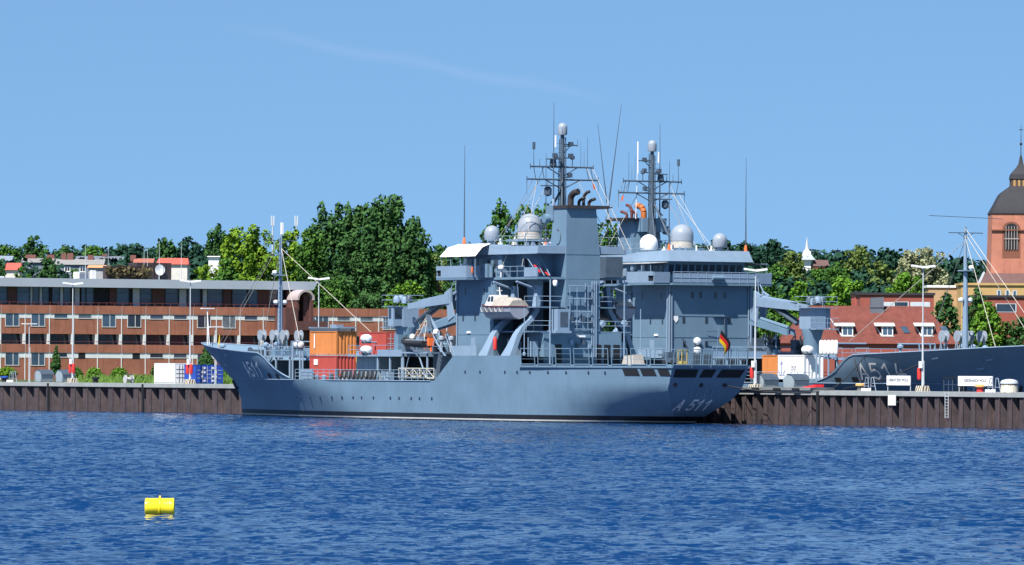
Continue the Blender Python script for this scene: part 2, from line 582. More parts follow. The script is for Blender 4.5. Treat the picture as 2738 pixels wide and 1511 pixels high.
GLYPH = {'A': [[(0, 0), (.5, 1), (1, 0)], [(.2, .33), (.8, .33)]],
         '5': [[(.92, 1), (.2, 1), (.1, .52), (.55, .62), (.9, .45), (.9, .16), (.5, 0), (.05, .12)]],
         '1': [[(.05, .72), (.55, 1), (.55, 0)]],
         '4': [[(.4, 1), (.02, .32), (1, .32)], [(.66, .62), (.66, 0)]]}


def strokes(mb, text, adv, w, h, th, place):
    """lettering as thin strips laid on a surface; place(x, z) gives the point"""
    x0 = 0.0
    for ch in text:
        if ch != ' ':
            for line in GLYPH[ch]:
                for (xa, za), (xb, zb) in zip(line, line[1:]):
                    a, b = Vector((x0 + xa * w, za * h)), Vector((x0 + xb * w, zb * h))
                    d = (b - a).normalized()
                    q = Vector((-d.y, d.x)) * th / 2
                    a, b = a - d * th * .4, b + d * th * .4
                    N = 5
                    vs, fs = [], []
                    for i in range(N + 1):
                        c = a + (b - a) * (i / N)
                        vs += [place(*(c + q)), place(*(c - q))]
                    fs = [(2 * i, 2 * i + 1, 2 * i + 3, 2 * i + 2) for i in range(N)]
                    mb.add(vs, fs)
        x0 += adv if ch != ' ' else adv * .55
    return mb


def rail(mb, pts, h=1.05, step=1.6, r=0.028, bars=(1.0, .55)):
    for a, b in zip(pts, pts[1:]):
        a, b = Vector(a), Vector(b)
        n = max(1, int((b - a).length / step))
        for i in range(n + 1):
            p = a + (b - a) * i / n
            mb.tube(p, p + Vector((0, 0, h)), r, n=4)
        for k in bars:
            mb.tube(a + Vector((0, 0, h * k)), b + Vector((0, 0, h * k)), r, n=4)
    return mb


def dome(mb, c, r, h, n=20):
    prof = [(r * .93, 0), (r, .1)]
    cyl = h - r
    prof.append((r, max(cyl, .15)))
    for i in range(1, 8):
        w = i / 8 * math.pi / 2
        prof.append((r * math.cos(w), cyl + r * math.sin(w)))
    prof.append((0.01, h))
    return mb.lathe(prof, c, n)


def ship(name, label, loc, rz):
    rt = thing(name, label, 'ship', loc, rz, 'grey naval tenders moored at the pier')
    P = lambda mb, nm, m, par=rt, **k: mb.build(nm, m, par, **k)
    # hull
    P(hull_rows(3, 13), 'hull', GREY)
    P(hull_rows(2, 3), 'boot_topping', BLACK)
    P(hull_rows(1, 2), 'waterline_stripe', CANVASG)
    P(hull_rows(0, 1), 'hull_bottom', BLACK)
    mb = MB()
    for sg in (1, -1):
        pts = [(u, sg * half(u, ip(u, TOP)), ip(u, TOP) + .02) for u in [-54.8 + .9 * i for i in range(0, 40)]]
        mb.path(pts, .075, 5)
        mb.path([(u, sg * (half(u, 4.1) + .04), 4.08) for u in (-40, -36, -32, -28, -24, -20, -10, 0, 12)], .05, 4)
    P(mb, 'bulwark_rail', GREY2)
    mb = MB()
    mb.path([(ip(z, STEM), 0, z) for z in (2.7, 4.1, 5.4, 6.5, 7.1, 8.1)], .06, 5)
    P(mb, 'stem_bar', GREY2)
    # decks
    mb = MB()
    def deckstrip(us, z, inset=.12, zh=None):
        vs = []
        for u in us:
            w = max(half(u, zh or z) - inset, .01)
            vs += [(u, w, z), (u, -w, z)]
        mb.add(vs, [(2 * i, 2 * i + 1, 2 * i + 3, 2 * i + 2) for i in range(len(us) - 1)])
    deckstrip([-52, -50, -46, -42, -38, -34, -30, -27.5], 6.25, zh=6.1)
    deckstrip([-30, -26, -22, -18, 0, 14], 4.02)
    deckstrip([13.2, 16.8, 24, 30.8], 6.62, zh=6.7)
    P(mb, 'deck', DECKM)
    mb = MB()
    us = [30.6, 34, 38, 42, 46, 50, 54.9]
    hw = [7.9, 7.6, 7.1, 6.55, 5.95, 5.3, 4.55]
    vs, fs = [], []
    for u, w in zip(us, hw): vs += [(u, w, 5.55), (u, -w, 5.55), (u, w, 5.85), (u, -w, 5.85)]
    for i in range(len(us) - 1):
        a, b = 4 * i, 4 * i + 4
        fs += [(a, a + 1, b + 1, b), (a + 2, b + 2, b + 3, a + 3), (a, b, b + 2, a + 2), (a + 1, a + 3, b + 3, b + 1)]
    n = len(vs)
    fs += [(0, 2, 3, 1), (n - 4, n - 3, n - 1, n - 2)]
    mb.add(vs, fs)
    P(mb, 'flight_deck', GREY)
    # net frames round the flight deck
    edge = [(u, w) for u, w in zip(us, hw)]
    for sg in (1, -1):
        s = 31.1
        while s < 54:
            e = min(s + 2.75, 54.7)
            mb = MB()
            wa, wb = ip(s, edge), ip(e - .35, edge)
            a, b = Vector((s, sg * (wa + .02), 5.7)), Vector((e - .35, sg * (wb + .02), 5.7))
            o = Vector((0, sg * .10, 1.75))
            mb.tube(a, a + o, .05, n=5).tube(b, b + o, .05, n=5).tube(a + o, b + o, .045, n=5).tube(a + o * .1, b + o * .1, .05, n=5)
            for q in (.4, .7): mb.tube(a + o * q, b + o * q, .016, n=3)
            P(mb, 'net_frame', GREY)
            s += 2.95
    for i in range(4):
        va, vb = 4.4 - i * 2.2, 4.4 - i * 2.2 - 1.9
        mb = MB()
        a, b, o = Vector((54.95, va, 5.7)), Vector((54.95, vb, 5.7)), Vector((.22, 0, 1.7))
        mb.tube(a, a + o, .05, n=5).tube(b, b + o, .05, n=5).tube(a + o, b + o, .045, n=5).tube(a + o * .1, b + o * .1, .05, n=5)
        for q in range(1, 6):
            c = a + (b - a) * q / 6
            mb.tube(c + o * .1, c + o, .014, n=3)
        P(mb, 'net_frame', GREY)
    # mooring deck openings
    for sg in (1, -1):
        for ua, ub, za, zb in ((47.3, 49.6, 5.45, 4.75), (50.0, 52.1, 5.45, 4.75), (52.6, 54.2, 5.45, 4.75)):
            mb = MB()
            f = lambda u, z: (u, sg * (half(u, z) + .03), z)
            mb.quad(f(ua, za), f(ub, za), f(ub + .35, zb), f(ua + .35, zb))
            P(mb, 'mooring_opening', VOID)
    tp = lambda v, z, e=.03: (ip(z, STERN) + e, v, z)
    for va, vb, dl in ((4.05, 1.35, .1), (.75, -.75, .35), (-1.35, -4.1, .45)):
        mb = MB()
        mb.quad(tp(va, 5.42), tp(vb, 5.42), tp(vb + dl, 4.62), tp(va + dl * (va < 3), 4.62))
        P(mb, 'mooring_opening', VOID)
    for v in (3.6, .6, -2.1):
        mb = MB()
        mb.lathe([(.16, -.05), (.22, 0), (.16, .12)], tp(v, 3.9), 10, 'x')
        P(mb, 'fairlead', BLACK)
    for v in (1.55, .75, -.15, -.95):
        mb = MB()
        mb.tube(tp(v, 2.75, .12), tp(v, 3.6, .12), .05, n=6)
        P(mb, 'fender_bar', GREY2)
    # portholes
    for sg in (1, -1):
        for u, z in [(x, 2.25) for x in (-20.6, -18.8, -16, -13, -9.8, -7.3, -4.8, -2.9, -.3, 3.4, 5.3, 7.9, 9.7, 12.3)] + [(x, 5.05) for x in (19.3, 22.4, 27.5, 30, 32.3, 35.4, 38.4, 42.0, 44.6)]:
            mb = MB()
            mb.lathe([(.15, 0), (.17, .04), (.11, .05)], (u, sg * (half(u, z) + (.0 if sg > 0 else -.05)), z), 10, 'y')
            P(mb, 'porthole', GLASS)
        for u, z, w in ((-25.8, 4.45, .45), (-23.2, 4.38, .5)):
            mb = MB()
            f = lambda a, b: (a, sg * (half(a, b) + .03), b)
            mb.quad(f(u - w, z + .28), f(u + w, z + .28), f(u + w, z - .22), f(u - w, z - .22))
            P(mb, 'freeing_port', VOID)
        for u, z in ((-45.0, 6.6), (-38.6, 6.75), (-43.3, 5.7)):
            mb = MB()
            f = lambda a, b, e=.05: (a, sg * (half(a, b) + e), b)
            mb.tube(f(u - .45, z), f(u + .45, z - .12), .12, n=6)
            P(mb, 'hawse_fairlead', GREY2)
        mb = MB()
        f = lambda a, b, e=.12: (a, sg * (half(a, b) + e), b)
        mb.tube(f(-46.6, 3.9), f(-46.0, 3.0), .16).tube(f(-46.5, 2.9), f(-45.2, 3.15), .12)
        P(mb, 'anchor', BLACK)
    # forecastle fittings
    mb = MB().box(-28, -27.8, -5.2, 5.2, 4.05, 6.2)
    P(mb, 'forecastle_bulkhead', GREY)
    mb = MB().box(-28.5, -21.6, -6.5, 6.5, 6.5, 6.68)
    for u, v in ((-21.8, 6.3), (-21.8, -6.3), (-21.8, 2), (-21.8, -2), (-25, 6.3)): mb.tube((u, v, 4.05), (u, v, 6.5), .12)
    P(mb, 'working_platform', GREY2)
    mb = MB()
    rail(mb, [(-27.5, 6.3, 6.68), (-21.8, 6.3, 6.68), (-21.8, -6.3, 6.68)], 1.0)
    P(mb, 'platform_railing', GREY2)
    mb = MB()
    mb.tube((-36, 0, 6.3), (-36, 0, 14.5), .34, .24, 10).tube((-36, 0, 14.5), (-35.85, 0, 20.2), .22, .13, 8)
    mb.tube((-35.55, .42, 6.3), (-35.75, .25, 20.0), .05, .04, 5)
    for i in range(24): mb.tube((-35.6, .40, 7 + .52 * i), (-35.95, .1, 7 + .52 * i), .02, n=3)
    mb.box(-36.5, -35.3, -.5, .6, 15.6, 15.7)
    fm = P(mb, 'foremast', GREY2)
    mb = MB()
    mb.tube((-36, 2.1, 19.5), (-36, -2.1, 19.5), .05).tube((-36, 1, 19.5), (-36, 0, 19.0), .03).tube((-36, -1, 19.5), (-36, 0, 19.0), .03)
    P(mb, 'yard', GREYD, fm)
    for v in (-.1,):
        mb = MB().box(-36.0, -35.72, v - .12, v + .12, 20.2, 21.5).tube((-35.86, v, 19.5), (-35.86, v, 20.2), .05)
        P(mb, 'foremast_aerial', WHITE, fm)
    for v, z in ((.55, 12.6), (-.55, 12.6), (.7, 15.9)):
        mb = MB().lathe([(.12, -.2), (.28, 0), (.28, .22), (.05, .3)], (-36, v, z), 10)
        P(mb, 'lamp', WHITE, fm)
    for a, b in (((-36, 0, 19.9), (-50.5, .2, 7.9)), ((-36, .1, 19.2), (-45.5, 2.6, 7.4)), ((-36, -.1, 19.2), (-45.5, -2.6, 7.4)),
                 ((-35.8, 0, 18.6), (-22, 5, 8.4)), ((-35.8, 0, 18.6), (-22, -5, 8.4))):
        P(MB().tube(a, b, .035, n=4), 'stay', ROPEL, fm)
    for u, v in ((-34.6, 3.0), (-34.2, 1.7), (-34.6, .2), (-34.2, -1.4)):
        mb = MB().lathe([(.62, -.28), (.62, -.22), (.3, -.2), (.3, .2), (.62, .22), (.62, .28)], (u, v, 8.95), 16, 'y')
        mb.tube((u - .5, v + .3, 6.35), (u, v + .3, 8.95), .06).tube((u + .5, v + .3, 6.35), (u, v + .3, 8.95), .06).tube((u + .5, v - .3, 6.35), (u, v - .3, 8.95), .06)
        P(mb, 'cable_reel', RADOME)
    mb = MB().lathe([(.55, -1.2), (.55, -1), (.3, -1), (.3, 1), (.55, 1), (.55, 1.2)], (-41, 0, 7.1), 12, 'y').box(-41.6, -40.4, -.6, .6, 6.3, 7.3)
    P(mb, 'windlass', GREYD)
    for u, v, s in ((-47.5, 1.4, .3), (-44, 3, .3), (-31, 4.4, .45), (-29.6, 5.2, .4), (-30.4, 3.4, .5), (-44, -3, .3), (-31, -4.6, .4)):
        mb = MB().tube((u, v, 6.3), (u, v, 7.5 + s), .16, .14, 8).lathe([(.14, 0), (.34, .05), (.34, .25), (.1, .42)], (u, v, 7.3 + s), 10)
        P(mb, 'ventilator', GREY2)
    for u, v in ((-27, 5.2), (-25.2, 4.4), (-24, 5.6), (-26, 2.5), (-23.2, 3)):
        mb = MB().box(u - .5, u + .5, v - .4, v + .4, 6.68, 7.45).tube((u, v, 7.4), (u + .2, v, 8.3), .08)
        P(mb, 'deck_locker', GREY)
    mb = MB().tube((-53.6, 0, 7.9), (-53.6, 0, 12.1), .06).tube((-52.9, .1, 7.9), (-53.5, .1, 12), .05).box(-53.9, -53.3, -.75, .75, 12.0, 12.1)
    P(mb, 'jackstaff', WHITE)
    P(MB().tube((-50.3, .25, 7.6), (-50.1, .25, 9.0), .13, .05), 'stay_cover', YELL)
    # main deck rails, posts and clutter
    for sg in (1, -1):
        mb = MB()
        rail(mb, [(-18.5, sg * 7.4, 4.1), (12.6, sg * 7.4, 4.1)], 1.1, 1.25, .03, (1, .66, .33))
        P(mb, 'deck_railing', GREY2)
        mb = MB()
        for u in (-20.6, -18.9, -18.3): mb.tube((u, sg * 6.6, 4.05), (u, sg * 6.6, 8.2 if u < -20 else 7.2), .11)
        mb.tube((-20.6, sg * 6.6, 8.2), (-20.6, sg * 2, 8.2), .1).tube((-18.9, sg * 6.6, 6.9), (-21.8, sg * 6.3, 6.5), .06)
        P(mb, 'derrick_post', GREY2)
        mb = MB().box(-17.6, -14.9, sg * 7.05, sg * 7.2, 4.2, 5.25)
        P(mb, 'spray_screen', GREY2)
        rnd = random.Random(5 + sg)
        for i in range(13):
            u = -16.5 + i * 1.45 + rnd.random() * .5
            mb = MB()
            z = 4.05 + rnd.random() * .4 + .5
            k = rnd.random()
            if k < .4: mb.box(u, u + .5, sg * 6.3, sg * 6.9, 4.05, z + .2)
            elif k < .7: mb.lathe([(.1, 0), (.28, .05), (.28, z - 4.1), (.1, z - 4.0)], (u, sg * 6.6, 4.05), 9)
            else: mb.box(u, u + .25, sg * 6.4, sg * 6.8, 4.05, z + .5).tube((u, sg * 6.6, z + .3), (u + .6, sg * 6.6, 4.1), .06)
            P(mb, 'deck_fitting', [GREYD, GREY2, GREY, CANVASG][rnd.randrange(4)])
        for i in range(9):
            u = -8.6 + i * .95
            mb = MB().path([(u, sg * 7.42, 5.15), (u + .2, sg * 7.55, 4.5), (u + .55, sg * 7.5, 4.2), (u + .75, sg * 7.45, 4.8), (u + .8, sg * 7.4, 5.15)], .11, 5)
            P(mb, 'rope_coil', ROPE)
    for sg in (1, -1): P(MB().box(-2.2, 8.0, sg * 1.8, sg * 2.0, 4.05, 6.6), 'platform_shade_panel', VOID)  # near-black sheets painting the shade beneath the midship platform
    # midship workshop modules and platform
    mb = MB().box(-8.7, -3.6, 2.2, 5.2, 4.05, 6.62).box(-8.7, -3.6, -5.2, -2.2, 4.05, 6.62)
    for u in (-7.6, -6.3, -5.0): mb.box(u, u + .3, 5.2, 5.23, 4.2, 6.4)
    P(mb, 'workshop_module', CONT_G)
    mb = MB().box(-8.9, 3.0, -6.2, 6.2, 6.62, 6.8).box(-2.4, 2.9, 6.0, 6.15, 6.8, 7.35).box(2.85, 3.0, -6.1, 6.1, 6.8, 7.35)
    for u in (-2.5, .2, 2.8):
        for v in (6, 0, -6): mb.tube((u, v, 4.05), (u, v, 6.62), .13)
    P(mb, 'midship_platform', GREY2)
    P(MB().box(-9.25, -9.1, 4.7, 4.95, 4.1, 6.6), 'gas_bottle_rack', YELL)
    mb = MB()
    rail(mb, [(-8.8, 6.1, 6.8), (-6.2, 6.1, 6.8)], 1.0).path([(-3.6, 6.1, 6.8), (-3.6, 6.1, 7.8), (2.9, 6.1, 7.8), (2.9, -6.1, 7.8)], .03, 4)
    rail(mb, [(3.0, 6.1, 6.8), (3.0, -6.1, 6.8)], 1.1)
    P(mb, 'platform_railing', GREY2)
    mb = MB().box(8.2, 13.4, -5.2, 5.2, 4.05, 7.0).box(10.2, 13.4, -6.6, 6.6, 6.9, 7.1)
    P(mb, 'deck_house', GREYD)
    for i, v in enumerate((5.2, 4.3, -4.3)):
        mb = MB().tube((9.8 + i * .5, v, 7.0), (9.8 + i * .5, v, 8.4), .17, .17, 10).lathe([(.18, 0), (.33, .1), (.3, .35), (.1, .5)], (9.8 + i * .5, v, 8.3), 12)
        P(mb, 'mushroom_vent', RADOME)
    mb = MB()
    rail(mb, [(10.3, 6.5, 7.1), (13.4, 6.5, 7.1)], 1.05)
    for k in range(4): mb.tube((13.5 + .12 * k, 6.9, 6.7), (10.6 + .5 * k, 6.9, 9.3 - .6 * k), .04)
    mb.tube((15.4, 7, 6.7), (13.8, 7, 8.9), .04).tube((15.9, 7, 6.7), (14.3, 7, 8.9), .04)
    P(mb, 'ladder_railing', GREY2)
    rnd = random.Random(17)
    for i in range(13):
        u, v = -2.6 + i * .95, 1.0 + rnd.random() * 3.4
        mb = MB()
        if i % 3 == 0: mb.lathe([(.2, 0), (.55, .1), (.55, 1.1), (.2, 1.3)], (u, v, 6.82), 10).tube((u, v, 7.8), (u + .6, v, 9.0), .1)
        elif i % 3 == 1: mb.box(u - .5, u + .4, v - .5, v + .5, 6.82, 8.0 + rnd.random()).tube((u, v, 8), (u - .4, v + .4, 9.2), .07)
        else: mb.tube((u, v, 6.8), (u, v, 9.3), .09).tube((u, v, 9.2), (u + 1.0, v, 8.4), .07).box(u - .3, u + .3, v - .3, v + .3, 6.82, 7.6)
        P(mb, 'deck_machinery', [GREYD, GREY, GREYD, BLACK][i % 4])
    # deck crane
    mb = MB().lathe([(1.3, 0), (1.3, .6), (1.0, .9), (.95, 4.8), (1.15, 5.5), (1.15, 5.75)], (-7.2, 0, 4.05), 20)
    cr = P(mb, 'deck_crane', GREY)
    mb = MB().box(-8.3, -6.1, -.95, .95, 9.8, 12.0)
    P(mb, 'crane_house', GREY2, cr)
    for sg in (1,):
        mb = MB().box(-7.4, -6.2, .95, 2.1, 9.9, 12.0)
        P(mb, 'crane_cab', GREY2, cr)
        mb = MB().box(-7.2, -6.7, 2.1, 2.13, 10.7, 11.8).box(-6.2, -6.17, 1.1, 1.95, 10.7, 11.8)
        P(mb, 'cab_window', GLASS, cr)
    mb = MB()
    rail(mb, [(-8.6, 2.2, 12.05), (-6.1, 2.2, 12.05), (-6.1, -1.5, 12.05), (-8.6, -1.5, 12.05), (-8.6, 2.2, 12.05)], 1.15, 1.3)
    rail(mb, [(-8.3, -.95, 9.8), (-9.4, -.95, 9.8), (-9.4, 1.9, 9.8), (-8.3, 1.9, 9.8)], 1.1, 1.3)
    mb.box(-9.4, -8.3, -.95, 1.9, 9.7, 9.8).box(-8.6, -6.1, -1.5, 2.2, 11.98, 12.04)
    P(mb, 'crane_railing', GREY2, cr)
    rnd = random.Random(3)
    for i in range(6):
        u, v = -8.1 + rnd.random() * 1.8, -.9 + rnd.random() * 1.8
        mb = MB().lathe([(.05, 0), (.38, .02), (.38, .5), (.2, .75)], (u, v, 12.3 + rnd.random() * .25), 10)
        P(mb, 'crane_winch', [GREYD, GREY2][i % 2], cr)
    mb = MB()
    for v in (.55, -.55):
        mb.hexa([(-5.6, v - .14, 11.7), (3.2, v - .14, 12.25), (3.2, v + .14, 12.25), (-5.6, v + .14, 11.7), (-5.6, v - .14, 12.3), (3.2, v - .14, 13.3), (3.2, v + .14, 13.3), (-5.6, v + .14, 12.3)])
    mb.hexa([(-3.5, -.5, 12.55), (3.0, -.5, 13.2), (3.0, .5, 13.2), (-3.5, .5, 12.55), (-3.5, -.5, 12.68), (3.0, -.5, 13.35), (3.0, .5, 13.35), (-3.5, .5, 12.68)])
    P(mb, 'crane_jib', GREY2, cr)
    mb = MB().tube((-4.6, .3, 10.3), (1.0, .3, 12.5), .2, n=8).tube((-4.6, -.3, 10.3), (1.0, -.3, 12.5), .2, n=8)
    P(mb, 'hydraulic_ram', GREYD, cr)
    mb = MB()
    for v in (.5, -.5):
        mb.hexa([(2.6, v - .12, 12.0), (3.6, v - .12, 12.3), (3.6, v + .12, 12.3), (2.6, v + .12, 12.0), (2.2, v - .12, 13.4), (3.5, v - .12, 13.9), (3.5, v + .12, 13.9), (2.2, v + .12, 13.4)])
        mb.hexa([(3.0, v - .1, 10.4), (4.2, v - .1, 10.9), (4.2, v + .1, 10.9), (3.0, v + .1, 10.4), (2.7, v - .1, 12.2), (3.6, v - .1, 12.4), (3.6, v + .1, 12.4), (2.7, v + .1, 12.2)])
    mb.tube((3.5, 0, 13.4), (3.7, 0, 15.2), .05).tube((2.9, .3, 13.6), (3.6, .2, 14.6), .06)
    P(mb, 'jib_knuckle', GREY2, cr)
    mb = MB()
    for v in (.42, -.42):
        mb.hexa([(-3.0, v - .1, 9.1), (4.6, v - .1, 10.3), (4.6, v + .1, 10.3), (-3.0, v + .1, 9.1), (-3.0, v - .1, 9.7), (4.4, v - .1, 11.1), (4.4, v + .1, 11.1), (-3.0, v + .1, 9.7)])
    mb.tube((-2.5, 0, 9.9), (3.6, 0, 11.0), .22, n=8)
    P(mb, 'crane_boom', GREY, cr)
    # superstructure
    mb = MB().box(13.5, 20.9, -5.3, 5.3, 4.0, 14.55).box(20.9, 27.0, -3.0, 3.0, 6.6, 14.55)
    for z in (8.9, 11.2): mb.box(13.46, 20.9, -5.33, 5.33, z, z + .05)
    P(mb, 'superstructure', GREY)
    for sg in (1, -1):
        for u, z in ((14.9, 13.4), (18.9, 13.4), (14.6, 10.7), (17.1, 10.7)):
            P(MB().box(u - .14, u + .14, sg * 5.3, sg * 5.34, z - .35, z + .35), 'window', GLASS)
        mb = MB().box(15.5, 16.2, sg * 5.3, sg * 5.42, 9.05, 9.25)
        P(mb, 'lamp', WHITE)
        mb = MB().box(16.3, 17.2, sg * 5.3, sg * 5.34, 6.7, 8.6)
        P(mb, 'door', GREY2)
        mb = MB().box(13.5, 18.6, sg * 5.9, sg * 6.0, 6.65, 7.75)
        P(mb, 'bulwark_screen', GREY2)
        mb = MB().tube((13.35, sg * 5.2, 6.7), (13.35, sg * 5.2, 14.5), .12).tube((13.35, sg * 4.9, 6.7), (13.35, sg * 4.9, 14.5), .07).tube((13.45, sg * 5.42, 6.7), (13.45, sg * 5.42, 14.5), .09)
        P(mb, 'pipe', GREY2)
    for v, z in ((-5.6 + .7, 13.5), (-2.2, 13.5), (-1.15, 13.5), (.75, 13.5), (1.95, 13.5), (-3.3, 10.8), (-.4, 10.8), (2.5, 10.8), (-3.2, 8.2), (-.4, 8.2)):
        P(MB().box(13.46, 13.5, v - .16, v + .16, z - .33, z + .33), 'window', GLASS)
    P(MB().prism([(-.28, .3), (.28, .3), (.28, -.1), (0, -.42), (-.28, -.1)], lambda a, b: (13.44, -4.3 + a, 10.9 + b), lambda a, b: (13.49, -4.3 + a, 10.9 + b)), 'ship_crest', WHITE)
    mb = MB().path([(13.3, -.6, 8.5), (13.2, .6, 8.5), (13.2, 2.2, 8.5)], .05).tube((13.3, 1.8, 6.7), (13.3, 1.8, 11.2), .07).tube((13.25, -3.6, 8.8), (13.1, -2.9, 7.6), .07).path([(13.3, -.5, 9.6), (13.2, .9, 9.6)], .04)
    mb.box(13.2, 13.5, .4, 2.4, 11.15, 11.22)
    P(mb, 'hose_bracket', GREYD)
    for sg in (1, -1):  # near-black panels that paint the boat bay's deep shade onto its walls
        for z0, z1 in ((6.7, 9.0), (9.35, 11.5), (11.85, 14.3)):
            P(MB().box(21.0, 23.8, sg * 3.0, sg * 3.04, z0, z1), 'recess_shade_panel', VOID)
            P(MB().box(27.0, 27.04, sg * 2.05, sg * 2.95, z0, z1), 'recess_shade_panel', VOID)
    # side decks in the boat bay, casing
    for z, w in ((9.25, 5.8), (11.75, 5.5)):
        mb = MB().box(20.9, 29.95, -w, -2.0, z - .12, z).box(20.9, 29.95, 2.0, w, z - .12, z)
        P(mb, 'boat_deck', GREY)
        for sg in (1, -1):
            mb = MB()
            rail(mb, [(27.5 if z > 10 else 28.4, sg * (w - .05), z), (29.9, sg * (w - .05), z), (29.9, sg * 2.1, z)], 1.05, 1.3)
            P(mb, 'boat_deck_railing', GREY2)
    mb = MB().box(24, 30.0, -2.0, 2.0, 5.8, 14.6)
    for z in (9.3, 10.6, 11.8, 13.2): mb.box(30.0, 30.12, -2.0, 1.9, z, z + .1)
    for sg in (1, -1): mb.box(27.0, 30.02, sg * 2.0, sg * 4.6, 6.0, 9.1)
    P(mb, 'engine_casing', GREY)
    rnd = random.Random(11)
    mb = MB()
    for v in (-1.0, -1.25, -1.5): mb.tube((30.16, v, 6.0), (30.16, v, 14.4), .07)
    for v, z0, z1 in ((1.6, 9.4, 12.4), (.4, 9.4, 11.4), (-.2, 11.8, 14.2)): mb.tube((30.14, v, z0), (30.14, v, z1), .05)
    for z in (12.6, 13.9, 10.2, 11.3, 9.5): mb.tube((30.35, 1.9, z), (30.35, -.9, z - .05), .05)
    for v in (1.75, .9, -.4): mb.tube((30.35, v, 9.5), (30.35, v, 13.9), .035)
    P(mb, 'pipe', GREY2)
    for i in range(9):
        v, z = -.7 + (i % 4) * .72, 7.5 + (i // 4) * 2.4 + .4 * (i % 2)
        mb = MB().box(30.02, 30.32, v - .16, v + .16, z, z + .5)
        P(mb, 'junction_box', GREYD if i % 3 else GREY2)
    P(MB().box(30.02, 30.4, -.1, .75, 8.65, 8.85), 'lamp', WHITE)
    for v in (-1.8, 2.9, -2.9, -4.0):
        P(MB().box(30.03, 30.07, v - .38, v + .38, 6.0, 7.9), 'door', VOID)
    mb = MB().box(30.2, 31.4, 2.4, 3.8, 9.3, 11.5).tube((30.9, 4.4, 5.9), (30.9, 4.4, 14.5), .08).box(29.8, 31.5, 2.2, 4.1, 9.05, 9.3)
    mb.hexa([(30.3, 4.6, 8.9), (30.5, 3.4, 8.9), (30.5, 3.4, 8.9), (30.3, 4.6, 8.9), (30.3, 5.4, 9.2), (30.6, 3.1, 9.2), (30.4, 3.1, 9.2), (30.2, 5.4, 9.2)])
    P(mb, 'cooling_unit', GREY2)
    P(MB().box(31.38, 31.43, 2.6, 3.5, 9.7, 11.2), 'cooling_grille', GREYD)
    for sg in (1, -1):
        P(MB().tube((30.9, -4.4 * 1, 5.9), (30.9, -4.4, 14.5), .08), 'post', GREY2) if sg < 0 else None
    # davits
    for sg in (1, -1):
        for ub in (22.5, 27.2):
            mb = MB()
            pr = [(7.62, 6.65, 1.9), (7.2, 7.6, 1.45), (6.7, 8.9, 1.0), (6.15, 9.7, .85), (5.2, 10.5, .8), (4.6, 11.4, .75), (4.3, 13.9, .7)]
            vs, fs = [], []
            for v, z, w in pr:
                k = 1.05
                vs += [(ub + k - w, sg * v, z), (ub + k, sg * v, z), (ub + k, sg * (v - .5), z - .1), (ub + k - w, sg * (v - .5), z - .1)]
            for i in range(len(pr) - 1):
                a, b = 4 * i, 4 * i + 4
                for q in range(4): fs.append((a + q, a + (q + 1) % 4, b + (q + 1) % 4, b + q))
            mb.add(vs, fs)
            mb.tube((ub + .6, sg * 4.4, 13.6), (ub + .6, sg * 6.6, 14.3), .12).tube((ub + .6, sg * 6.5, 14.3), (ub + .6, sg * 6.3, 12.2), .03)
            P(mb, 'davit', GREY2)
        mb = MB().lathe([(.16, 0), (.2, .05), (.2, 1.2), (.1, 1.35)], (24.2, sg * 7.0, 7.3), 10)
        P(mb, 'fire_bottle', REDP)
        for u in (24.8, 25.5, 28.9):
            mb = MB().box(u, u + .35, sg * 4.8, sg * 5.6, 6.65, 8.2).tube((u, sg * 5.8, 6.65), (u, sg * 5.8, 8.6), .05)
            P(mb, 'boat_winch', [GREYD, GREY2, CANVASG][int(u) % 3])
        P(MB().tube((30.0, sg * 6.9, 6.7), (30.0, sg * 6.9, 11.6), .05).lathe([(.05, 0), (.16, .05), (.16, .3), (.05, .4)], (30.0, sg * 6.9, 6.7), 8), 'boat_fall', GREY2)
    # bridge deck and wings
    mb = MB()
    mb.prism([(12.9, 7.6), (19.2, 7.6), (19.2, 5.3), (29.8, 5.3), (29.8, -5.3), (19.2, -5.3), (19.2, -7.6), (12.9, -7.6), (12.9, -5.4), (12.4, -5.4), (12.4, 5.4), (12.9, 5.4)], lambda a, b: (a, b, 14.55), lambda a, b: (a, b, 14.78))
    P(mb, 'bridge_deck', GREY)
    for sg in (1, -1):
        mb = MB().box(13.9, 19.2, sg * 7.5, sg * 7.62, 14.78, 16.0).box(12.9, 13.9, sg * 7.5, sg * 7.62, 15.55, 16.0).box(19.1, 19.22, sg * 4.3, sg * 7.5, 14.78, 16.0)
        mb.box(12.9, 13.9, sg * 7.5, sg * 7.62, 14.78, 14.95)
        mb.hexa([(12.85, sg * 5.5, 14.78), (12.97, sg * 5.5, 14.78), (12.97, sg * 7.5, 14.78), (12.85, sg * 7.5, 14.78), (12.75, sg * 5.5, 15.95), (12.87, sg * 5.5, 15.95), (12.87, sg * 7.5, 15.95), (12.75, sg * 7.5, 15.95)])
        P(mb, 'wing_bulwark', GREY2)
        P(MB().box(12.98, 13.85, sg * 7.40, sg * 7.46, 14.95, 15.55), 'navigation_light_recess', VOID)
        mb = MB()
        for u in (13.7, 15.6, 17.6, 20.7): mb.tube((u, sg * 7.4, 14.8), (u, sg * 7.4, 17.0), .04)
        mb.tube((13.6, sg * 7.5, 17.0), (21, sg * 7.5, 17.0), .03)
        P(mb, 'awning_frame', GREY2)
        mb = MB()
        L = [(13.6, 7.6, 16.95), (13.2, 6.4, 17.9), (12.9, 4.9, 18.3)]
        Rr = [(21.1, 7.6, 16.95), (20.4, 6.4, 17.85), (19.6, 4.9, 18.28)]
        n = 10
        vs = []
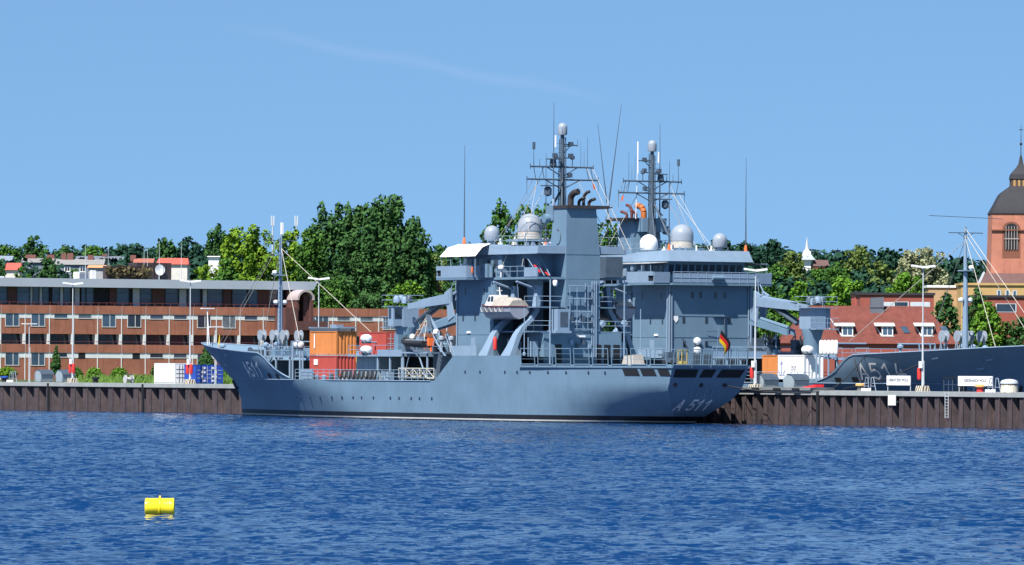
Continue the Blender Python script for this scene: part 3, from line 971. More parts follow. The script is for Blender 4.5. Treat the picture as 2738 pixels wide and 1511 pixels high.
        for a, b in zip(L, Rr):
            for i in range(n + 1):
                f = i / n
                vs.append((a[0] + (b[0] - a[0]) * f, sg * a[1], a[2] + (b[2] - a[2]) * f - .02 * math.sin(f * math.pi * 3) ** 2))
        up = len(vs)
        vs += [(x, y, z + .04) for x, y, z in vs]
        fs = []
        for j in range(2):
            for i in range(n):
                a = j * (n + 1) + i
                fs += [(a, a + 1, a + n + 2, a + n + 1), (up + a, up + a + n + 1, up + a + n + 2, up + a + 1)]
        mb.add(vs, fs)
        P(mb, 'awning', CANVAS)
        mb = MB().box(19.6, 20.6, sg * 5.2, sg * 5.9, 14.78, 16.2).tube((20.9, sg * 5.6, 14.8), (20.9, sg * 5.6, 16.0), .2, n=9)
        P(mb, 'signal_locker', GREY)
        P(MB().lathe([(.06, 0), (.11, .1), (.09, .6), (.04, .65)], (19.4, sg * 7.0, 15.2), 10), 'life_ring_float', ORNGP)
        P(MB().lathe([(.1, 0), (.32, .15), (.32, .35), (.1, .5)], (22.4, sg * 5.3, 15.55), 12).tube((22.4, sg * 5.3, 14.8), (22.4, sg * 5.3, 15.6), .06), 'searchlight', WHITE)
        mb = MB()
        rail(mb, [(21.2, sg * 5.2, 14.78), (27.0, sg * 5.2, 14.78)], 1.1, 1.4)
        P(mb, 'bridge_railing', GREY2)
        P(MB().box(27.2, 29.8, sg * 5.2, sg * 5.35, 14.8, 15.75), 'signal_screen', GREY2)
        P(MB().lathe([(.08, -.1), (.2, 0), (.26, .35), (.22, .5), (.1, .55)], (31.2, sg * 4.0, 13.9), 12, 'z'), 'flood_lamp', WHITE) if sg > 0 else None
        mb = MB().box(16.6, 17.3, sg * 6.3, sg * 6.9, 14.8, 16.2).box(16.7, 17.2, sg * 6.35, sg * 6.5, 16.2, 16.75)
        P(mb, 'wing_seat', WHITE)
    mb = MB()
    rail(mb, [(12.45, -5.3, 14.78), (12.45, 5.3, 14.78)], 1.2, 1.05, .03, (1, .5))
    P(mb, 'walkway_railing', GREY2)
    P(MB().box(12.47, 12.49, -5.3, 5.3, 14.85, 15.85), 'walkway_screen', GREY2)
    P(MB().lathe([(.1, -.8), (.27, -.75), (.27, .75), (.1, .8)], (12.25, .3, 15.35), 10, 'y'), 'smoke_canister', GREY)
    # bridge house
    mb = MB()
    mb.hexa([(14.7, -5.0, 14.78), (22, -5.0, 14.78), (22, 5.0, 14.78), (14.7, 5.0, 14.78), (14.3, -5.0, 17.25), (22, -5.0, 17.25), (22, 5.0, 17.25), (14.3, 5.0, 17.25)])
    mb.box(22, 27.4, -3.4, 3.4, 14.78, 17.2)
    P(mb, 'bridge', GREY)
    for i in range(11):
        v = -4.35 + i * .87
        x = lambda z: 14.7 - (z - 14.78) / 2.47 * .4 - .03
        mb = MB().hexa([(x(15.75), v - .31, 15.75), (x(15.75), v + .31, 15.75), (x(15.75) + .02, v + .31, 15.75), (x(15.75) + .02, v - .31, 15.75),
                        (x(16.8), v - .34, 16.8), (x(16.8), v + .34, 16.8), (x(16.8) + .02, v + .34, 16.8), (x(16.8) + .02, v - .34, 16.8)])
        P(mb, 'bridge_window', GLASS)
    for sg in (1, -1):
        for u in (15.4, 16.6, 17.8, 19.4, 20.8):
            P(MB().box(u - .45, u + .45, sg * 5.0, sg * 5.03, 15.75, 16.75), 'bridge_window', GLASS)
        P(MB().box(24, 24.8, sg * 3.4, sg * 3.43, 14.85, 16.7), 'door', VOID)
    mb = MB()
    mb.hexa([(13.2, -5.4, 17.15), (29.8, -5.3, 17.15), (29.8, 5.3, 17.15), (13.2, 5.4, 17.15), (13.75, -5.15, 18.35), (20, -5.15, 18.2), (20, 5.15, 18.2), (13.75, 5.15, 18.35)])
    mb.hexa([(20.0, -5.3, 17.18), (29.82, -5.3, 17.18), (29.82, 5.3, 17.18), (20.0, 5.3, 17.18), (20.0, -5.2, 18.0), (29.82, -5.2, 17.95), (29.82, 5.2, 17.95), (20.0, 5.2, 18.0)])
    P(mb, 'bridge_roof', GREY2)
    mb = MB()
    rail(mb, [(19, 5.0, 18.1), (29.8, 5.0, 17.9)], 1.0, 1.5)
    rail(mb, [(19, -5.0, 18.1), (29.8, -5.0, 17.9)], 1.0, 1.5)
    P(mb, 'roof_railing', GREY2)
    mb = MB().box(20.4, 24.4, -.2, 3.6, 18.5, 18.75)
    for u, v in ((20.6, 0), (20.6, 3.4), (24.2, 0), (24.2, 3.4), (22.4, 3.4)): mb.tube((u, v, 17.4), (u, v, 18.5), .09)
    rail(mb, [(24.4, 3.6, 18.75), (24.4, -.2, 18.75)], .9)
    P(mb, 'radome_platform', GREY)
    P(MB().lathe([(1.28, 0), (1.24, .75)], (22.4, 1.9, 18.75), 22), 'radome_base', RADOMEB)
    P(dome(MB(), (22.4, 1.9, 19.45), 1.27, 1.95, 24), 'radome', RADOME)
    P(dome(MB(), (14.7, 2.0, 18.75), .8, 1.55, 20).tube((14.7, 2, 18.2), (14.7, 2, 18.8), .35, n=9), 'radome', RADOME)
    rnd = random.Random(21)
    for i in range(12):
        u, v = 15.5 + rnd.random() * 4.5, -4 + rnd.random() * 8.5
        mb = MB().tube((u, v, 18.2), (u, v, 18.6 + rnd.random() * .5), .09, n=6).box(u - .15, u + .15, v - .2, v + .2, 18.2, 18.5)
        P(mb, 'roof_fitting', [WHITE, GREYD, GREY2][i % 3])
    # funnel
    mb = MB()
    a = [(26.6, -2.0), (30.0, -2.0), (30.0, 2.0), (26.6, 2.0)]
    b = [(27.4, -1.55), (29.95, -1.55), (29.95, 1.95), (27.4, 1.95)]
    mb.hexa([(x, y, 14.55) for x, y in a] + [(x, y, 17.15) for x, y in a])
    mb.hexa([(x, y, 17.15) for x, y in a] + [(x, y, 21.8) for x, y in b])
    mb.box(30.0, 30.03, -2.0, 2.0, 17.1, 17.16)
    fu = P(mb, 'funnel', GREY)
    P(MB().box(26.8, 30.3, -2.9, 2.05, 21.8, 22.12).tube((30.2, -2.9, 21.95), (30.2, -3.3, 21.95), .08), 'funnel_cap', SOOT, fu)
    mb = MB().box(26.0, 27.4, -1.0, 2.1, 20.6, 22.1).lathe([(.45, 0), (.5, .3), (.45, .6)], (26.6, 2.1, 20.8), 12, 'y')
    P(mb, 'mast_foundation', GREY, fu)
    mb = MB()
    for i in range(20):
        w = -2.2 + i * .2
        mb.tube((28.3 + .55 * math.cos(w), 2.02, 18.9 + .75 * math.sin(w)), (28.3 + .55 * math.cos(w + .2), 2.02, 18.9 + .75 * math.sin(w + .2)), .05, n=4)
    P(mb, 'funnel_emblem', GREYD, fu)
    P(MB().box(30.0, 31.2, -4.0, -2.0, 14.8, 16.9), 'vent_box', GREYD)
    for v, h, r, ln in ((.35, 1.35, .33, .75), (-.65, .75, .16, .4), (-1.2, 1.4, .16, .42), (-1.85, .65, .16, .45)):
        mb = MB().path([(28.0, v, 22.0), (28.0, v, 22.1 + h * .55), (28.15, v - .02, 22.1 + h * .8), (28.3 + ln * .3, v - .12, 22.1 + h), (28.3 + ln, v - .3, 22.2 + h)], r, 12)
        P(mb, 'exhaust_pipe' if r > .2 else 'generator_exhaust', SOOT)
    # main mast
    mb = MB().tube((25.7, 0, 17.2), (25.7, 0, 29.5), .36, .2, 10).tube((25.4, .35, 18), (25.6, .28, 29), .06).tube((26.0, -.3, 18), (25.9, -.25, 29.2), .07).tube((25.9, .35, 18), (25.85, .2, 27), .05)
    for i in range(22): mb.tube((25.35, .4, 18.5 + .48 * i), (25.6, .05, 18.5 + .48 * i), .025, n=3)
    mb.tube((22.6, 1.3, 18.3), (25.5, .2, 23.6), .12, .1).tube((22.6, -1.3, 18.3), (25.5, -.2, 23.6), .12, .1)
    mb.tube((27.2, .9, 22.1), (25.8, .1, 24.9), .07)
    ms = P(mb, 'mast', GREYD)
    P(dome(MB(), (25.7, 0, 29.45), .5, 1.25, 16), 'mast_radome', RADOME, ms)
    for z, wl, wr in ((26.15, 3.8, 3.7), (24.85, 4.2, 4.3)):
        mb = MB().tube((25.7, wl, z), (25.7, -wr, z), .1, n=6).tube((25.7, wl * .5, z), (25.7, 0, z - 1.0), .06).tube((25.7, -wr * .5, z), (25.7, 0, z - 1.0), .06)
        mb.tube((25.7, wl, z - .25), (25.7, wl, z + .3), .05).tube((25.7, -wr, z - .25), (25.7, -wr, z + .3), .05)
        P(mb, 'yard', GREYD, ms)
    mb = MB()
    for v in (3.4, 2.4, -2.9, -3.4): mb.tube((25.7, v, 26.1), (25.7, v - .25, 24.9), .045)
    for v in (4.2, -4.3): mb.tube((25.7, v, 24.9), (25.7, v, 23.2), .04, .015)
    P(mb, 'yard_strut', GREYD, ms)
    aer = [(3.4, 26.2, 28.0, .05), (2.7, 26.2, 27.0, .04), (-1.2, 26.2, 27.0, .07), (-2.6, 26.2, 27.9, .03), (-3.0, 26.2, 29.3, .035), (-2.2, 26.2, 28.9, .03), (-1.8, 28.3, 29.1, .03), (-3.9, 24.9, 25.7, .03), (1.9, 26.2, 27.0, .05), (.8, 26.2, 27.1, .05)]
    for v, z0, z1, r in aer:
        mb = MB().tube((25.7, v, z0), (25.7, v, z1), r, r * .5)
        if v in (3.4,): mb.tube((25.7, v, z1 - .1), (25.7, v, z1 + .65), .16, n=8)
        if v in (.8, -1.2): mb.lathe([(.05, 0), (.25, .1), (.25, .4), (.05, .5)], (25.7, v, z1 - .1), 10)
        P(mb, 'aerial', GREYD, ms)
    for v, z in ((-1.0, 28.4), (-1.0, 27.2), (-.9, 25.2), (.9, 27.2)):
        mb = MB().tube((25.7, 0, z - .1), (25.7, v, z - .1), .06).box(25.5, 25.9, v - .2, v + .2, z - .1, z + .35)
        P(mb, 'mast_lamp', GREYD, ms)
    P(MB().tube((25.7, 0, 28.5), (25.7, -1.75, 28.4), .07).tube((25.7, 0, 27.4), (25.7, -1.0, 28.4), .05), 'lamp_arm', GREYD, ms)
    P(MB().tube((25.5, .7, 28.2), (25.5, .7, 29.4), .09), 'aerial', WHITE, ms)
    mb = MB().box(25.2, 26.2, .5, 2.3, 24.15, 24.25).lathe([(.1, -.5), (.4, -.3), (.4, .3), (.2, .5)], (25.7, 1.7, 23.6), 10).tube((25.7, 1.4, 22.4), (25.7, .2, 23.4), .07)
    P(mb, 'radar_scanner', GREYD, ms)
    P(MB().box(25.2, 26.2, .4, 1.7, 26.9, 27.0).lathe([(.12, 0), (.4, .3), (.3, .9), (.1, 1.0)], (25.7, 1.1, 26.0), 10), 'radar_scanner', GREYD, ms)
    for i, (a, b) in enumerate((((25.7, 3.5, 24.8), (21, 4.8, 18.2)), ((25.7, 2.6, 24.8), (19.5, 4.6, 18.2)), ((25.7, -2.9, 26.1), (30, -4.9, 17.6)), ((25.7, -3.6, 26.1), (31, -5.1, 17.6)), ((25.7, 1.5, 24.8), (24, 4.8, 18.0)),
                              ((25.7, -1.8, 24.8), (28.5, -4.8, 17.6)), ((25.7, 2.2, 26.1), (22, 5.0, 15.8)), ((25.7, 3.0, 24.8), (26.5, 5.2, 15.8)))):
        P(MB().tube(a, b, .03, n=4), 'halyard', ROPEL, ms)
    P(MB().add([(25.7, -3.62, 24.6), (25.7, -3.75, 23.9), (25.75, -3.95, 24.0), (25.7, -3.85, 24.5)], [(0, 1, 2, 3)]), 'signal_flag', ORNGP, ms)
    mb = MB()
    for k in range(3): mb.tube((26.0 + .35 * k, 5.0 - .7 * k, 17.7), (29.4 + .3 * k, 4.9 - .5 * k, 14.9), .05)
    P(mb, 'accommodation_ladder', GREY2)
    mb = MB().tube((27.6, 4.0, 16.0), (29.8, 3.9, 14.9), .09).tube((28.0, 4.6, 16.0), (29.2, 4.6, 15.2), .09)
    P(mb, 'ladder_hose', REDP)
    for u, v, z0, z1, tl in ((14.0, 4.9, 18.3, 28.6, 0), (14.0, -4.9, 18.3, 28.0, 0), (27.0, 1.8, 22.1, 32.7, 0), (30.1, -2.9, 22.0, 32.6, -1.5)):
        mb = MB().tube((u, v, z0), (u, v + tl * .35, z0 + (z1 - z0) * .35), .10, .07, 6).tube((u, v + tl * .35, z0 + (z1 - z0) * .35), (u, v + tl, z1), .06, .02, 5)
        wa = P(mb, 'whip_antenna', GREYD)
        P(MB().lathe([(.2, 0), (.2, .2), (.1, .75), (.06, .8)], (u, v, z0 - .05), 8), 'antenna_base', ORNGP if v > -3 and z0 < 20 or v == -4.9 else GREY2, wa)
    return rt


def stem_name(o):
    return o.name.split('.')[0]


def copy_tree(src, skip=(), swap=None):
    c = src.copy()
    COL.objects.link(c)
    for ch in kids(src):
        if stem_name(ch) in skip: continue
        d = copy_tree(ch, skip, swap)
        d.parent = c
        d.matrix_parent_inverse = ch.matrix_parent_inverse.copy()
    if swap and stem_name(src) in swap and src.data:
        c.data = src.data.copy()
        c.data.materials[0] = swap[stem_name(src)]
    return c


SHIP1 = tc(0, 9.0)
SHIP2 = tc(14.8, -24.0)
tender1 = ship('supply_ship', 'grey naval ship numbered A 511 with black exhausts, lying before the pier', SHIP1, ANG)
tender2 = copy_tree(tender1, skip=('mushroom_vent', 'awning', 'foremast_aerial', 'workshop_module', 'gas_bottle_rack', 'rope_coil', 'spray_screen', 'deck_fitting'), swap={'exhaust_pipe': RUSTP, 'generator_exhaust': mat('dark rust', (.12, .03, .025), .7), 'funnel_cap': SOOT})
tender2.location = SHIP2
tender2.rotation_euler = (0, 0, ANG + math.pi)
tag(tender2, 'grey naval ship numbered A 514 with rust orange exhausts, lying behind the pier', 'ship')
for sg in (1, -1):
    MB().hexa([(13.6, sg * 5.1, 17.02), (20.6, sg * 5.1, 17.02), (20.6, sg * 7.55, 16.85), (13.6, sg * 7.55, 16.85), (13.6, sg * 5.1, 17.08), (20.6, sg * 5.1, 17.08), (20.6, sg * 7.55, 16.92), (13.6, sg * 7.55, 16.92)]).build('flat_awning', CANVASG if sg < 0 else GREYD, tender2)
# numbers and own pieces of each ship
mb = strokes(MB(), 'A511', 1.62, 1.2, 1.5, .26, lambda x, z: (-34.0 + x + .35 * z, half(-34.0 + x + .35 * z, 4.4 + z) + .06, 4.4 + z))
mb.build('hull_number', WHITE, tender1)
mb = strokes(MB(), 'A 511', .88, .66, .98, .17, lambda x, z: (ip(1.38 + z, STERN) + .05, 2.45 - x - .18 * z, 1.38 + z))
mb.build('stern_number', WHITE, tender1)
mb = strokes(MB(), 'A514', 1.75, 1.2, 1.55, .2, lambda x, z: (-26.9 - x - .12 * z, -half(-26.9 - x - .12 * z, 4.55 + z) - .06, 4.55 + z))
mb.build('hull_number', WHITE, tender2)
dome(MB(), (20.2, -3.7, 18.4), 1.0, 1.75, 22).tube((20.2, -3.7, 17.8), (20.2, -3.7, 18.5), .5, n=10).build('satellite_dome', WHITE, tender2)
MB().tube((26, -1.9, 22), (25.6, -1.9, 29), .05, .03).tube((25.6, -1.9, 27), (25.6, -1.9, 30.5), .08).build('aerial', WHITE, tender2)
mb = MB().tube((-36, -4.5, 21.2), (-36, 4.5, 21.0), .03, n=4)
mb.build('wire_aerial', GREYD, tender2)


def at_ship(u, v, z, second=False):
    return (tc(u, 9 + v, z) if not second else tc(14.8 - u, -24 - v, z)), (ANG if not second else ANG + math.pi)


loc, rz = at_ship(50.5, .6, 5.86)
t = thing('maintenance_stand', 'small yellow work stand on the flight deck left of the flag', 'work stand', loc, rz)
YELD = mat('faded yellow paint', (.42, .31, .07), .6)
MB().tube((-.35, .3, 0), (-.35, .3, 1.5), .05).tube((.35, .3, 0), (.35, .3, 1.5), .05).tube((-.35, -.3, 0), (-.35, -.3, 1.5), .05).tube((.35, -.3, 0), (.35, -.3, 1.5), .05).box(-.45, .45, -.4, .4, 1.45, 1.52).build('frame', YELD, t)
MB().box(-.3, .3, -.25, .25, .1, .4).build('base_box', YELD, t)
loc, rz = at_ship(42.5, 1.5, 5.86)
t = thing('covered_crate', 'crate under a grey cover on the flight deck', 'crate', loc, rz)
MB().hexa([(-1.1, -.7, 0), (1.1, -.7, 0), (1.1, .7, 0), (-1.1, .7, 0), (-.9, -.5, .95), (.9, -.55, 1.05), (.85, .5, 1.0), (-.95, .5, .9)]).build('cover', CREAM, t, smooth=0)
MB().box(-1.0, 1.0, -.6, .6, .02, .2).build('pallet', GREYD, t)
loc, rz = at_ship(47.0, -.5, 5.86)
t = thing('deck_tractor', 'low dark grey deck tractor on the flight deck behind the net frames', 'tractor', loc, rz)
MB().box(-1.2, 1.2, -.6, .6, .25, .7).box(-1.1, -.2, -.5, .5, .7, 1.3).build('body', GREYD, t)
for x in (-.8, .8):
    for y in (-.6, .6): MB().lathe([(.2, -.1), (.28, -.08), (.28, .08), (.2, .1)], (x, y, .28), 10, 'y').build('wheel', RUBBER, t)
# boats in the davits
def lifeboat(label, sg):
    loc, rz = at_ship(24.5, sg * 6.3, 10.45)
    t = thing('lifeboat', label, 'boat', loc, rz, 'tender boats in the davits')
    st = [(-3.7, .05, 1.55), (-3.2, .55, 1.5), (-2.4, 1.0, 1.42), (-1, 1.3, 1.35), (1, 1.35, 1.3), (3.5, 1.2, 1.3)]
    mb = MB()
    vs, fs = [], []
    for u, w, g in st:
        k = .35 if u < -3 else 0
        vs += [(u, -w, g), (u, -w * .95, .75), (u, -w * .6, .25 + k), (u, 0, 0 + k * 1.6), (u, w * .6, .25 + k), (u, w * .95, .75), (u, w, g)]
    for i in range(len(st) - 1):
        for j in range(6): fs.append((i * 7 + j, i * 7 + j + 1, i * 7 + 8 + j, i * 7 + 7 + j))
        fs.append((i * 7, i * 7 + 6, i * 7 + 13, i * 7 + 7))
    fs.append(tuple(range(35, 42)))
    mb.add(vs, fs)
    mb.build('hull', mat('boat grey', (0.26, 0.28, 0.33), .4, .08, 1), t)
    mb = MB()
    for s2 in (1, -1): mb.path([(u, s2 * (w + .03), g) for u, w, g in st], .07, 5)
    mb.tube((3.5, -1.2, 1.3), (3.5, 1.2, 1.3), .07)
    mb.build('rubbing_strake', mat('dark red rubber', (.12, .03, .035), .6), t)
    mb = MB().hexa([(-2.3, -.8, 1.4), (-.3, -.95, 1.4), (-.3, .95, 1.4), (-2.3, .8, 1.4), (-1.6, -.7, 2.45), (-.3, -.8, 2.5), (-.3, .8, 2.5), (-1.6, .7, 2.45)])
    cb = mb.build('cabin', WHITE, t)
    for s2 in (1, -1):
        mb = MB().quad((-1.75, s2 * .83, 1.85), (-1.15, s2 * .87, 1.85), (-1.15, s2 * .80, 2.35), (-1.5, s2 * .78, 2.35)).quad((-.95, s2 * .89, 1.85), (-.4, s2 * .93, 1.85), (-.4, s2 * .86, 2.38), (-.95, s2 * .82, 2.36))
        mb.build('window', GLASS, cb)
    mb = MB()
    n, vs, fs = 8, [], []
    for i in range(n + 1):
        u = -.3 + 3.6 * i / n
        h = 2.35 - .12 * math.sin(i * 1.9) - .04 * i
        vs += [(u, -1.2, 1.35), (u, -.75, h - .1), (u, 0, h), (u, .75, h - .1), (u, 1.2, 1.35)]
    for i in range(n):
        for j in range(4): fs.append((i * 5 + j, i * 5 + j + 1, i * 5 + 6 + j, i * 5 + 5 + j))
    fs.append(tuple(range(n * 5, n * 5 + 5)))
    mb.add(vs, fs).build('canopy', CREAM, t, smooth=20)
    for s2 in (1, -1):
        mb = MB()
        for k in range(5):
            u = -2.2 + k * .95
            mb.path([(u, s2 * 1.36, 1.2), (u + .25, s2 * 1.34, .8), (u + .5, s2 * 1.34, .75), (u + .75, s2 * 1.36, 1.2)], .035, 4)
        mb.build('grab_line', ROPEL, t)
    MB().tube((-.5, 0, 2.5), (-.7, 0, 3.3), .05).tube((-.8, -.4, 2.95), (-.5, .4, 2.95), .04).build('boat_mast', WHITE, t)


lifeboat('pale grey boat with white cabin and cream canopy hanging in the left-hand davits', 1)
lifeboat('pale grey boat seen stern on in the far davits beside the second wheelhouse wall', -1)


def inflatable(label, u0, v0, z0):
    loc, rz = at_ship(u0, v0, z0)
    t = thing('inflatable_boat', label, 'boat', loc, rz)
    mb = MB()
    for s2 in (1, -1):
        mb.path([(2.7, s2 * .85, .55), (1, s2 * .9, .55), (-1.2, s2 * .85, .6), (-2.2, s2 * .55, .8), (-2.8, 0, 1.0)], .27, 10)
    mb.build('tube', RUBBER, t)
    MB().hexa([(-2.0, -.5, .25), (2.6, -.75, .1), (2.6, .75, .1), (-2.0, .5, .25), (-2.2, -.4, .6), (2.6, -.7, .5), (2.6, .7, .5), (-2.2, .4, .6)]).build('hull', GREYD, t)
    for s2 in (1, -1): MB().path([(2.6, s2 * .88, .86), (-1.2, s2 * .84, .9)], .06, 5).build('strake', RADOME, t)
    MB().box(.2, .9, -.35, .35, .5, 1.25).tube((.2, 0, 1.2), (-.1, 0, 1.45), .05).build('console', GREY2, t)
    MB().box(2.5, 2.95, -.3, .3, .3, 1.15).tube((2.8, 0, .5), (2.85, 0, -.3), .1).build('outboard_motor', ORNGP, t)


inflatable('black inflatable boat with orange motor on the rack beside the hull break', 6.2, 6.0, 7.45)


def boat_cradle():
    loc, rz = at_ship(6.2, 5.0, 4.05)
    t = thing('boat_crane', 'small grey boat crane standing over the black inflatable', 'crane', loc, rz)
    MB().box(-3, 3, -1.2, 1.6, 2.9, 3.05).tube((-2.6, 1.3, 0), (-2.6, 1.3, 2.9), .12).tube((2.6, 1.3, 0), (2.6, 1.3, 2.9), .12).tube((2.6, 1.3, 0), (.6, 1.3, 2.9), .08).tube((0, -1, 0), (0, -1, 2.9), .14).tube((-2.6, 1.3, 0), (-1.2, 1.3, 2.9), .06).build('rack', GREY2, t)
    MB().tube((1.0, -1.0, 3.0), (1.0, -1.0, 4.8), .3, .25, 10).build('pedestal', GREY, t)
    MB().hexa([(.7, -1.2, 4.6), (1.4, -1.2, 4.6), (1.4, -.8, 4.6), (.7, -.8, 4.6), (-.7, -.6, 7.0), (-.35, -.6, 7.0), (-.35, -.3, 7.0), (-.7, -.3, 7.0)]).build('jib', GREY2, t)
    MB().hexa([(-.7, -.6, 7.0), (-.35, -.6, 7.0), (-.35, -.3, 7.0), (-.7, -.3, 7.0), (1.6, .4, 5.6), (1.9, .4, 5.6), (1.9, .7, 5.4), (1.6, .7, 5.4)]).build('boom', GREYD, t)
    MB().tube((-.5, -.4, 6.9), (-.3, .9, 4.3), .03).tube((-.5, -.4, 6.9), (-1.6, .9, 4.2), .03).tube((-.5, -.4, 6.9), (1.2, .9, 4.2), .03).build('sling', ROPEL, t)
    for u, v, z in ((-1.9, .6, 4.4), (2.4, .2, 4.9)): MB().lathe([(.1, 0), (.3, .1), (.3, .4), (.1, .55)], (u, v, z), 10).build('floodlight', WHITE, t)


boat_cradle()


def gangway():
    loc, rz = at_ship(7.4, 7.0, 4.12)
    t = thing('gangway', 'cream truss gangway stowed along the ship side under the inflatable', 'gangway', loc, rz)
    m = mat('cream paint', (0.52, 0.50, 0.43), .6, .1, 1)
    for v in (.3, -.6):
        mb = MB()
        mb.tube((-3.0, v, .25), (3.0, v, .25), .06).tube((-3.0, v, 1.25), (3.0, v, 1.25), .06)
        for k in range(5): mb.tube((-3 + 1.5 * k, v, .25), (-3 + 1.5 * k, v, 1.25), .045)
        for k in range(2): mb.tube((-3 + 3 * k, v, .3), (-1.5 + 3 * k, v, 1.2), .04).tube((-1.5 + 3 * k, v, 1.2), (0 + 3 * k, v, .3), .04)
        mb.build('truss', m, t)
    MB().box(-3, 3, -.6, .3, .16, .22).box(-.3, .6, -.4, .3, .22, .6).build('walkway', m, t)


gangway()


def raft(label, u, v, z, second=False, L=1.35, r=.42, axis='x'):
    loc, rz = at_ship(u, v, z, second)
    t = thing('life_raft_canister', label, 'life raft', loc, rz, 'white life raft canisters on the ships')
    prof = [(r * .55, -L / 2), (r * .92, -L * .44), (r, -L * .3), (r, -.06), (r * 1.05, -.05), (r * 1.05, .05), (r, .06), (r, L * .3), (r * .92, L * .44), (r * .55, L / 2)]
    MB().lathe(prof, (0, 0, r + .12), 16, axis).build('canister', WHITE, t)
    mb = MB()
    for k in (-.3, .3):
        if axis == 'x': mb.box(k * L - .05, k * L + .05, -r * .8, r * .8, 0, .35)
        else: mb.box(-r * .8, r * .8, k * L - .05, k * L + .05, 0, .35)
    mb.build('cradle', GREYD, t)


raft('upper white life raft canister of the stack beside the red container', -4.9, 6.1, 8.0)
raft('lower white life raft canister of the stack beside the red container', -4.9, 6.1, 6.8)
raft('single white life raft canister just left of the orange container', -21.2, 5.6, 7.35, L=1.5)
raft('upper white canister of the stack in front of the flight deck wheelhouse wall', 15.0 - 1.2, -1.6, 7.95, True)
raft('lower white canister of the stack in front of the flight deck wheelhouse wall', 15.0 - 1.2, -1.6, 6.95, True)
raft('white life raft canister above the white containers, before the crane column', -15.6, -6.0, 7.0, True)
for k in range(5):
    raft('upright white canister in the row of five behind the A 514 bow break', -19.5 - .68 * k, -6.6, 6.75, True, L=1.1, r=.36, axis='z') if False else None


def raft_row():
    for k in range(5):
        loc, rz = at_ship(-19.5 - .7 * k, -6.8, 7.0, True)
        t = thing('fender', 'pale upright fender in the row of five hung beside the A 514 bow break', 'fender', loc, rz, 'row of pale fenders')
        MB().lathe([(.1, 0), (.2, .1), (.23, .3), (.23, 1.2), (.18, 1.4), (.08, 1.5)], (0, 0, .05), 12).build('fender_body', CANVAS, t)
        MB().tube((0, 0, 1.5), (0, 0, 1.75), .04).build('eye', GREYD, t)


raft_row()


def container(label, loc, rz, m, L=6.06, W=2.44, H=2.59, pitch=.28, group=None, door=True, doorend=1, end_pitch=.42):
    """long side along local x, v towards the water; corner at the origin of the near long side"""
    t = thing('shipping_container', label, 'container', loc, rz, group)
    def corr(p0, p1, nrm, z0, z1, pit, d=.045):
        mb = MB()
        p0, p1, nr = Vector(p0), Vector(p1), Vector(nrm)
        ln = (p1 - p0).length
        dr = (p1 - p0).normalized()
        s, pts = 0.0, []
        while s < ln - .01:
            for f, o in ((0, 0), (.35, 0), (.5, -d), (.85, -d)):
                q = min(s + f * pit, ln)
                pts.append(p0 + dr * q + nr * o)
            s += pit
        pts.append(p1)
        for a, b in zip(pts, pts[1:]):
            mb.quad((a.x, a.y, z0), (b.x, b.y, z0), (b.x, b.y, z1), (a.x, a.y, z1))
        return mb
    mb = corr((0.1, -.03, 0), (L - .1, -.03, 0), (0, 1, 0), .14, H - .1, pitch)
    mb.v += []
    mb.build('side_panel', m, t, smooth=0)
    corr((0.1, -W + .03, 0), (L - .1, -W + .03, 0), (0, -1, 0), .14, H - .1, pitch).build('side_panel', m, t, smooth=0)
    for e in (0, 1):
        x = L - .03 if e else .03
        if door and e == (doorend > 0):
            MB().box(x - .03, x + .01, -W + .1, -.1, .14, H - .1).build('door', m, t)
            mb = MB()
            for k in (.25, .42, .58, .75): mb.tube((x + (.05 if e else -.05), -W * k, .2), (x + (.05 if e else -.05), -W * k, H - .15), .025, n=5)
            for k in (.3, .5, .7): mb.box(x + (.02 if e else -.04), x + (.04 if e else -.02), -W + .2, -.2, H * k, H * k + .05)
            mb.build('lock_bar', GALV if m is not CONT_W else GREYD, t)
        else:
            corr((x, -.1, 0), (x, -W + .1, 0), (1 if e else -1, 0, 0), .14, H - .1, end_pitch, .07).build('end_panel', m, t, smooth=0)
    mb = MB()
    for x in (0, L - .12):
        for y in (0, -W + .12): mb.box(x, x + .12, y - .12, y, 0, H)
    for z in (0, H - .1):
        for y in (0, -W + .12): mb.box(.12, L - .12, y - .1, y, z + .005, z + .1)
        for x in (0.005, L - .105): mb.box(x, x + .1, -W + .12, -.12, z + .005, z + .1)
    mb.box(.1, L - .1, -W + .1, -.1, H - .06, H - .03)
    mb.build('frame', m, t)
    return t


def sc(u, v, z, second=False):
    loc, rz = at_ship(u, v, z, second)
    return dict(loc=loc, rz=rz)


c1 = container('weathered orange container stacked on top of the red one on the foredeck', **sc(-19.6, 5.05, 6.75), m=CONT_O, door=False, group='containers on the ships')
MB().box(1.0, 1.22, .012, .02, .75, 2.3).build('white_lettering', WHITE, c1)
c2 = container('red container underneath the orange one on the foredeck', **sc(-19.6, 5.05, 4.1), m=CONT_R, door=False, group='containers on the ships')
MB().box(1.0, 1.9, .012, .02, 1.6, 2.2).build('placard', WHITE, c2)
container('red container farther aft, behind the white raft canisters', **sc(-24.4, -3.7, 6.75), m=CONT_R, group='containers on the ships', doorend=1)
container('red container at the bottom of the far stack', **sc(-24.4, -3.7, 4.1), m=CONT_R, group='containers on the ships')
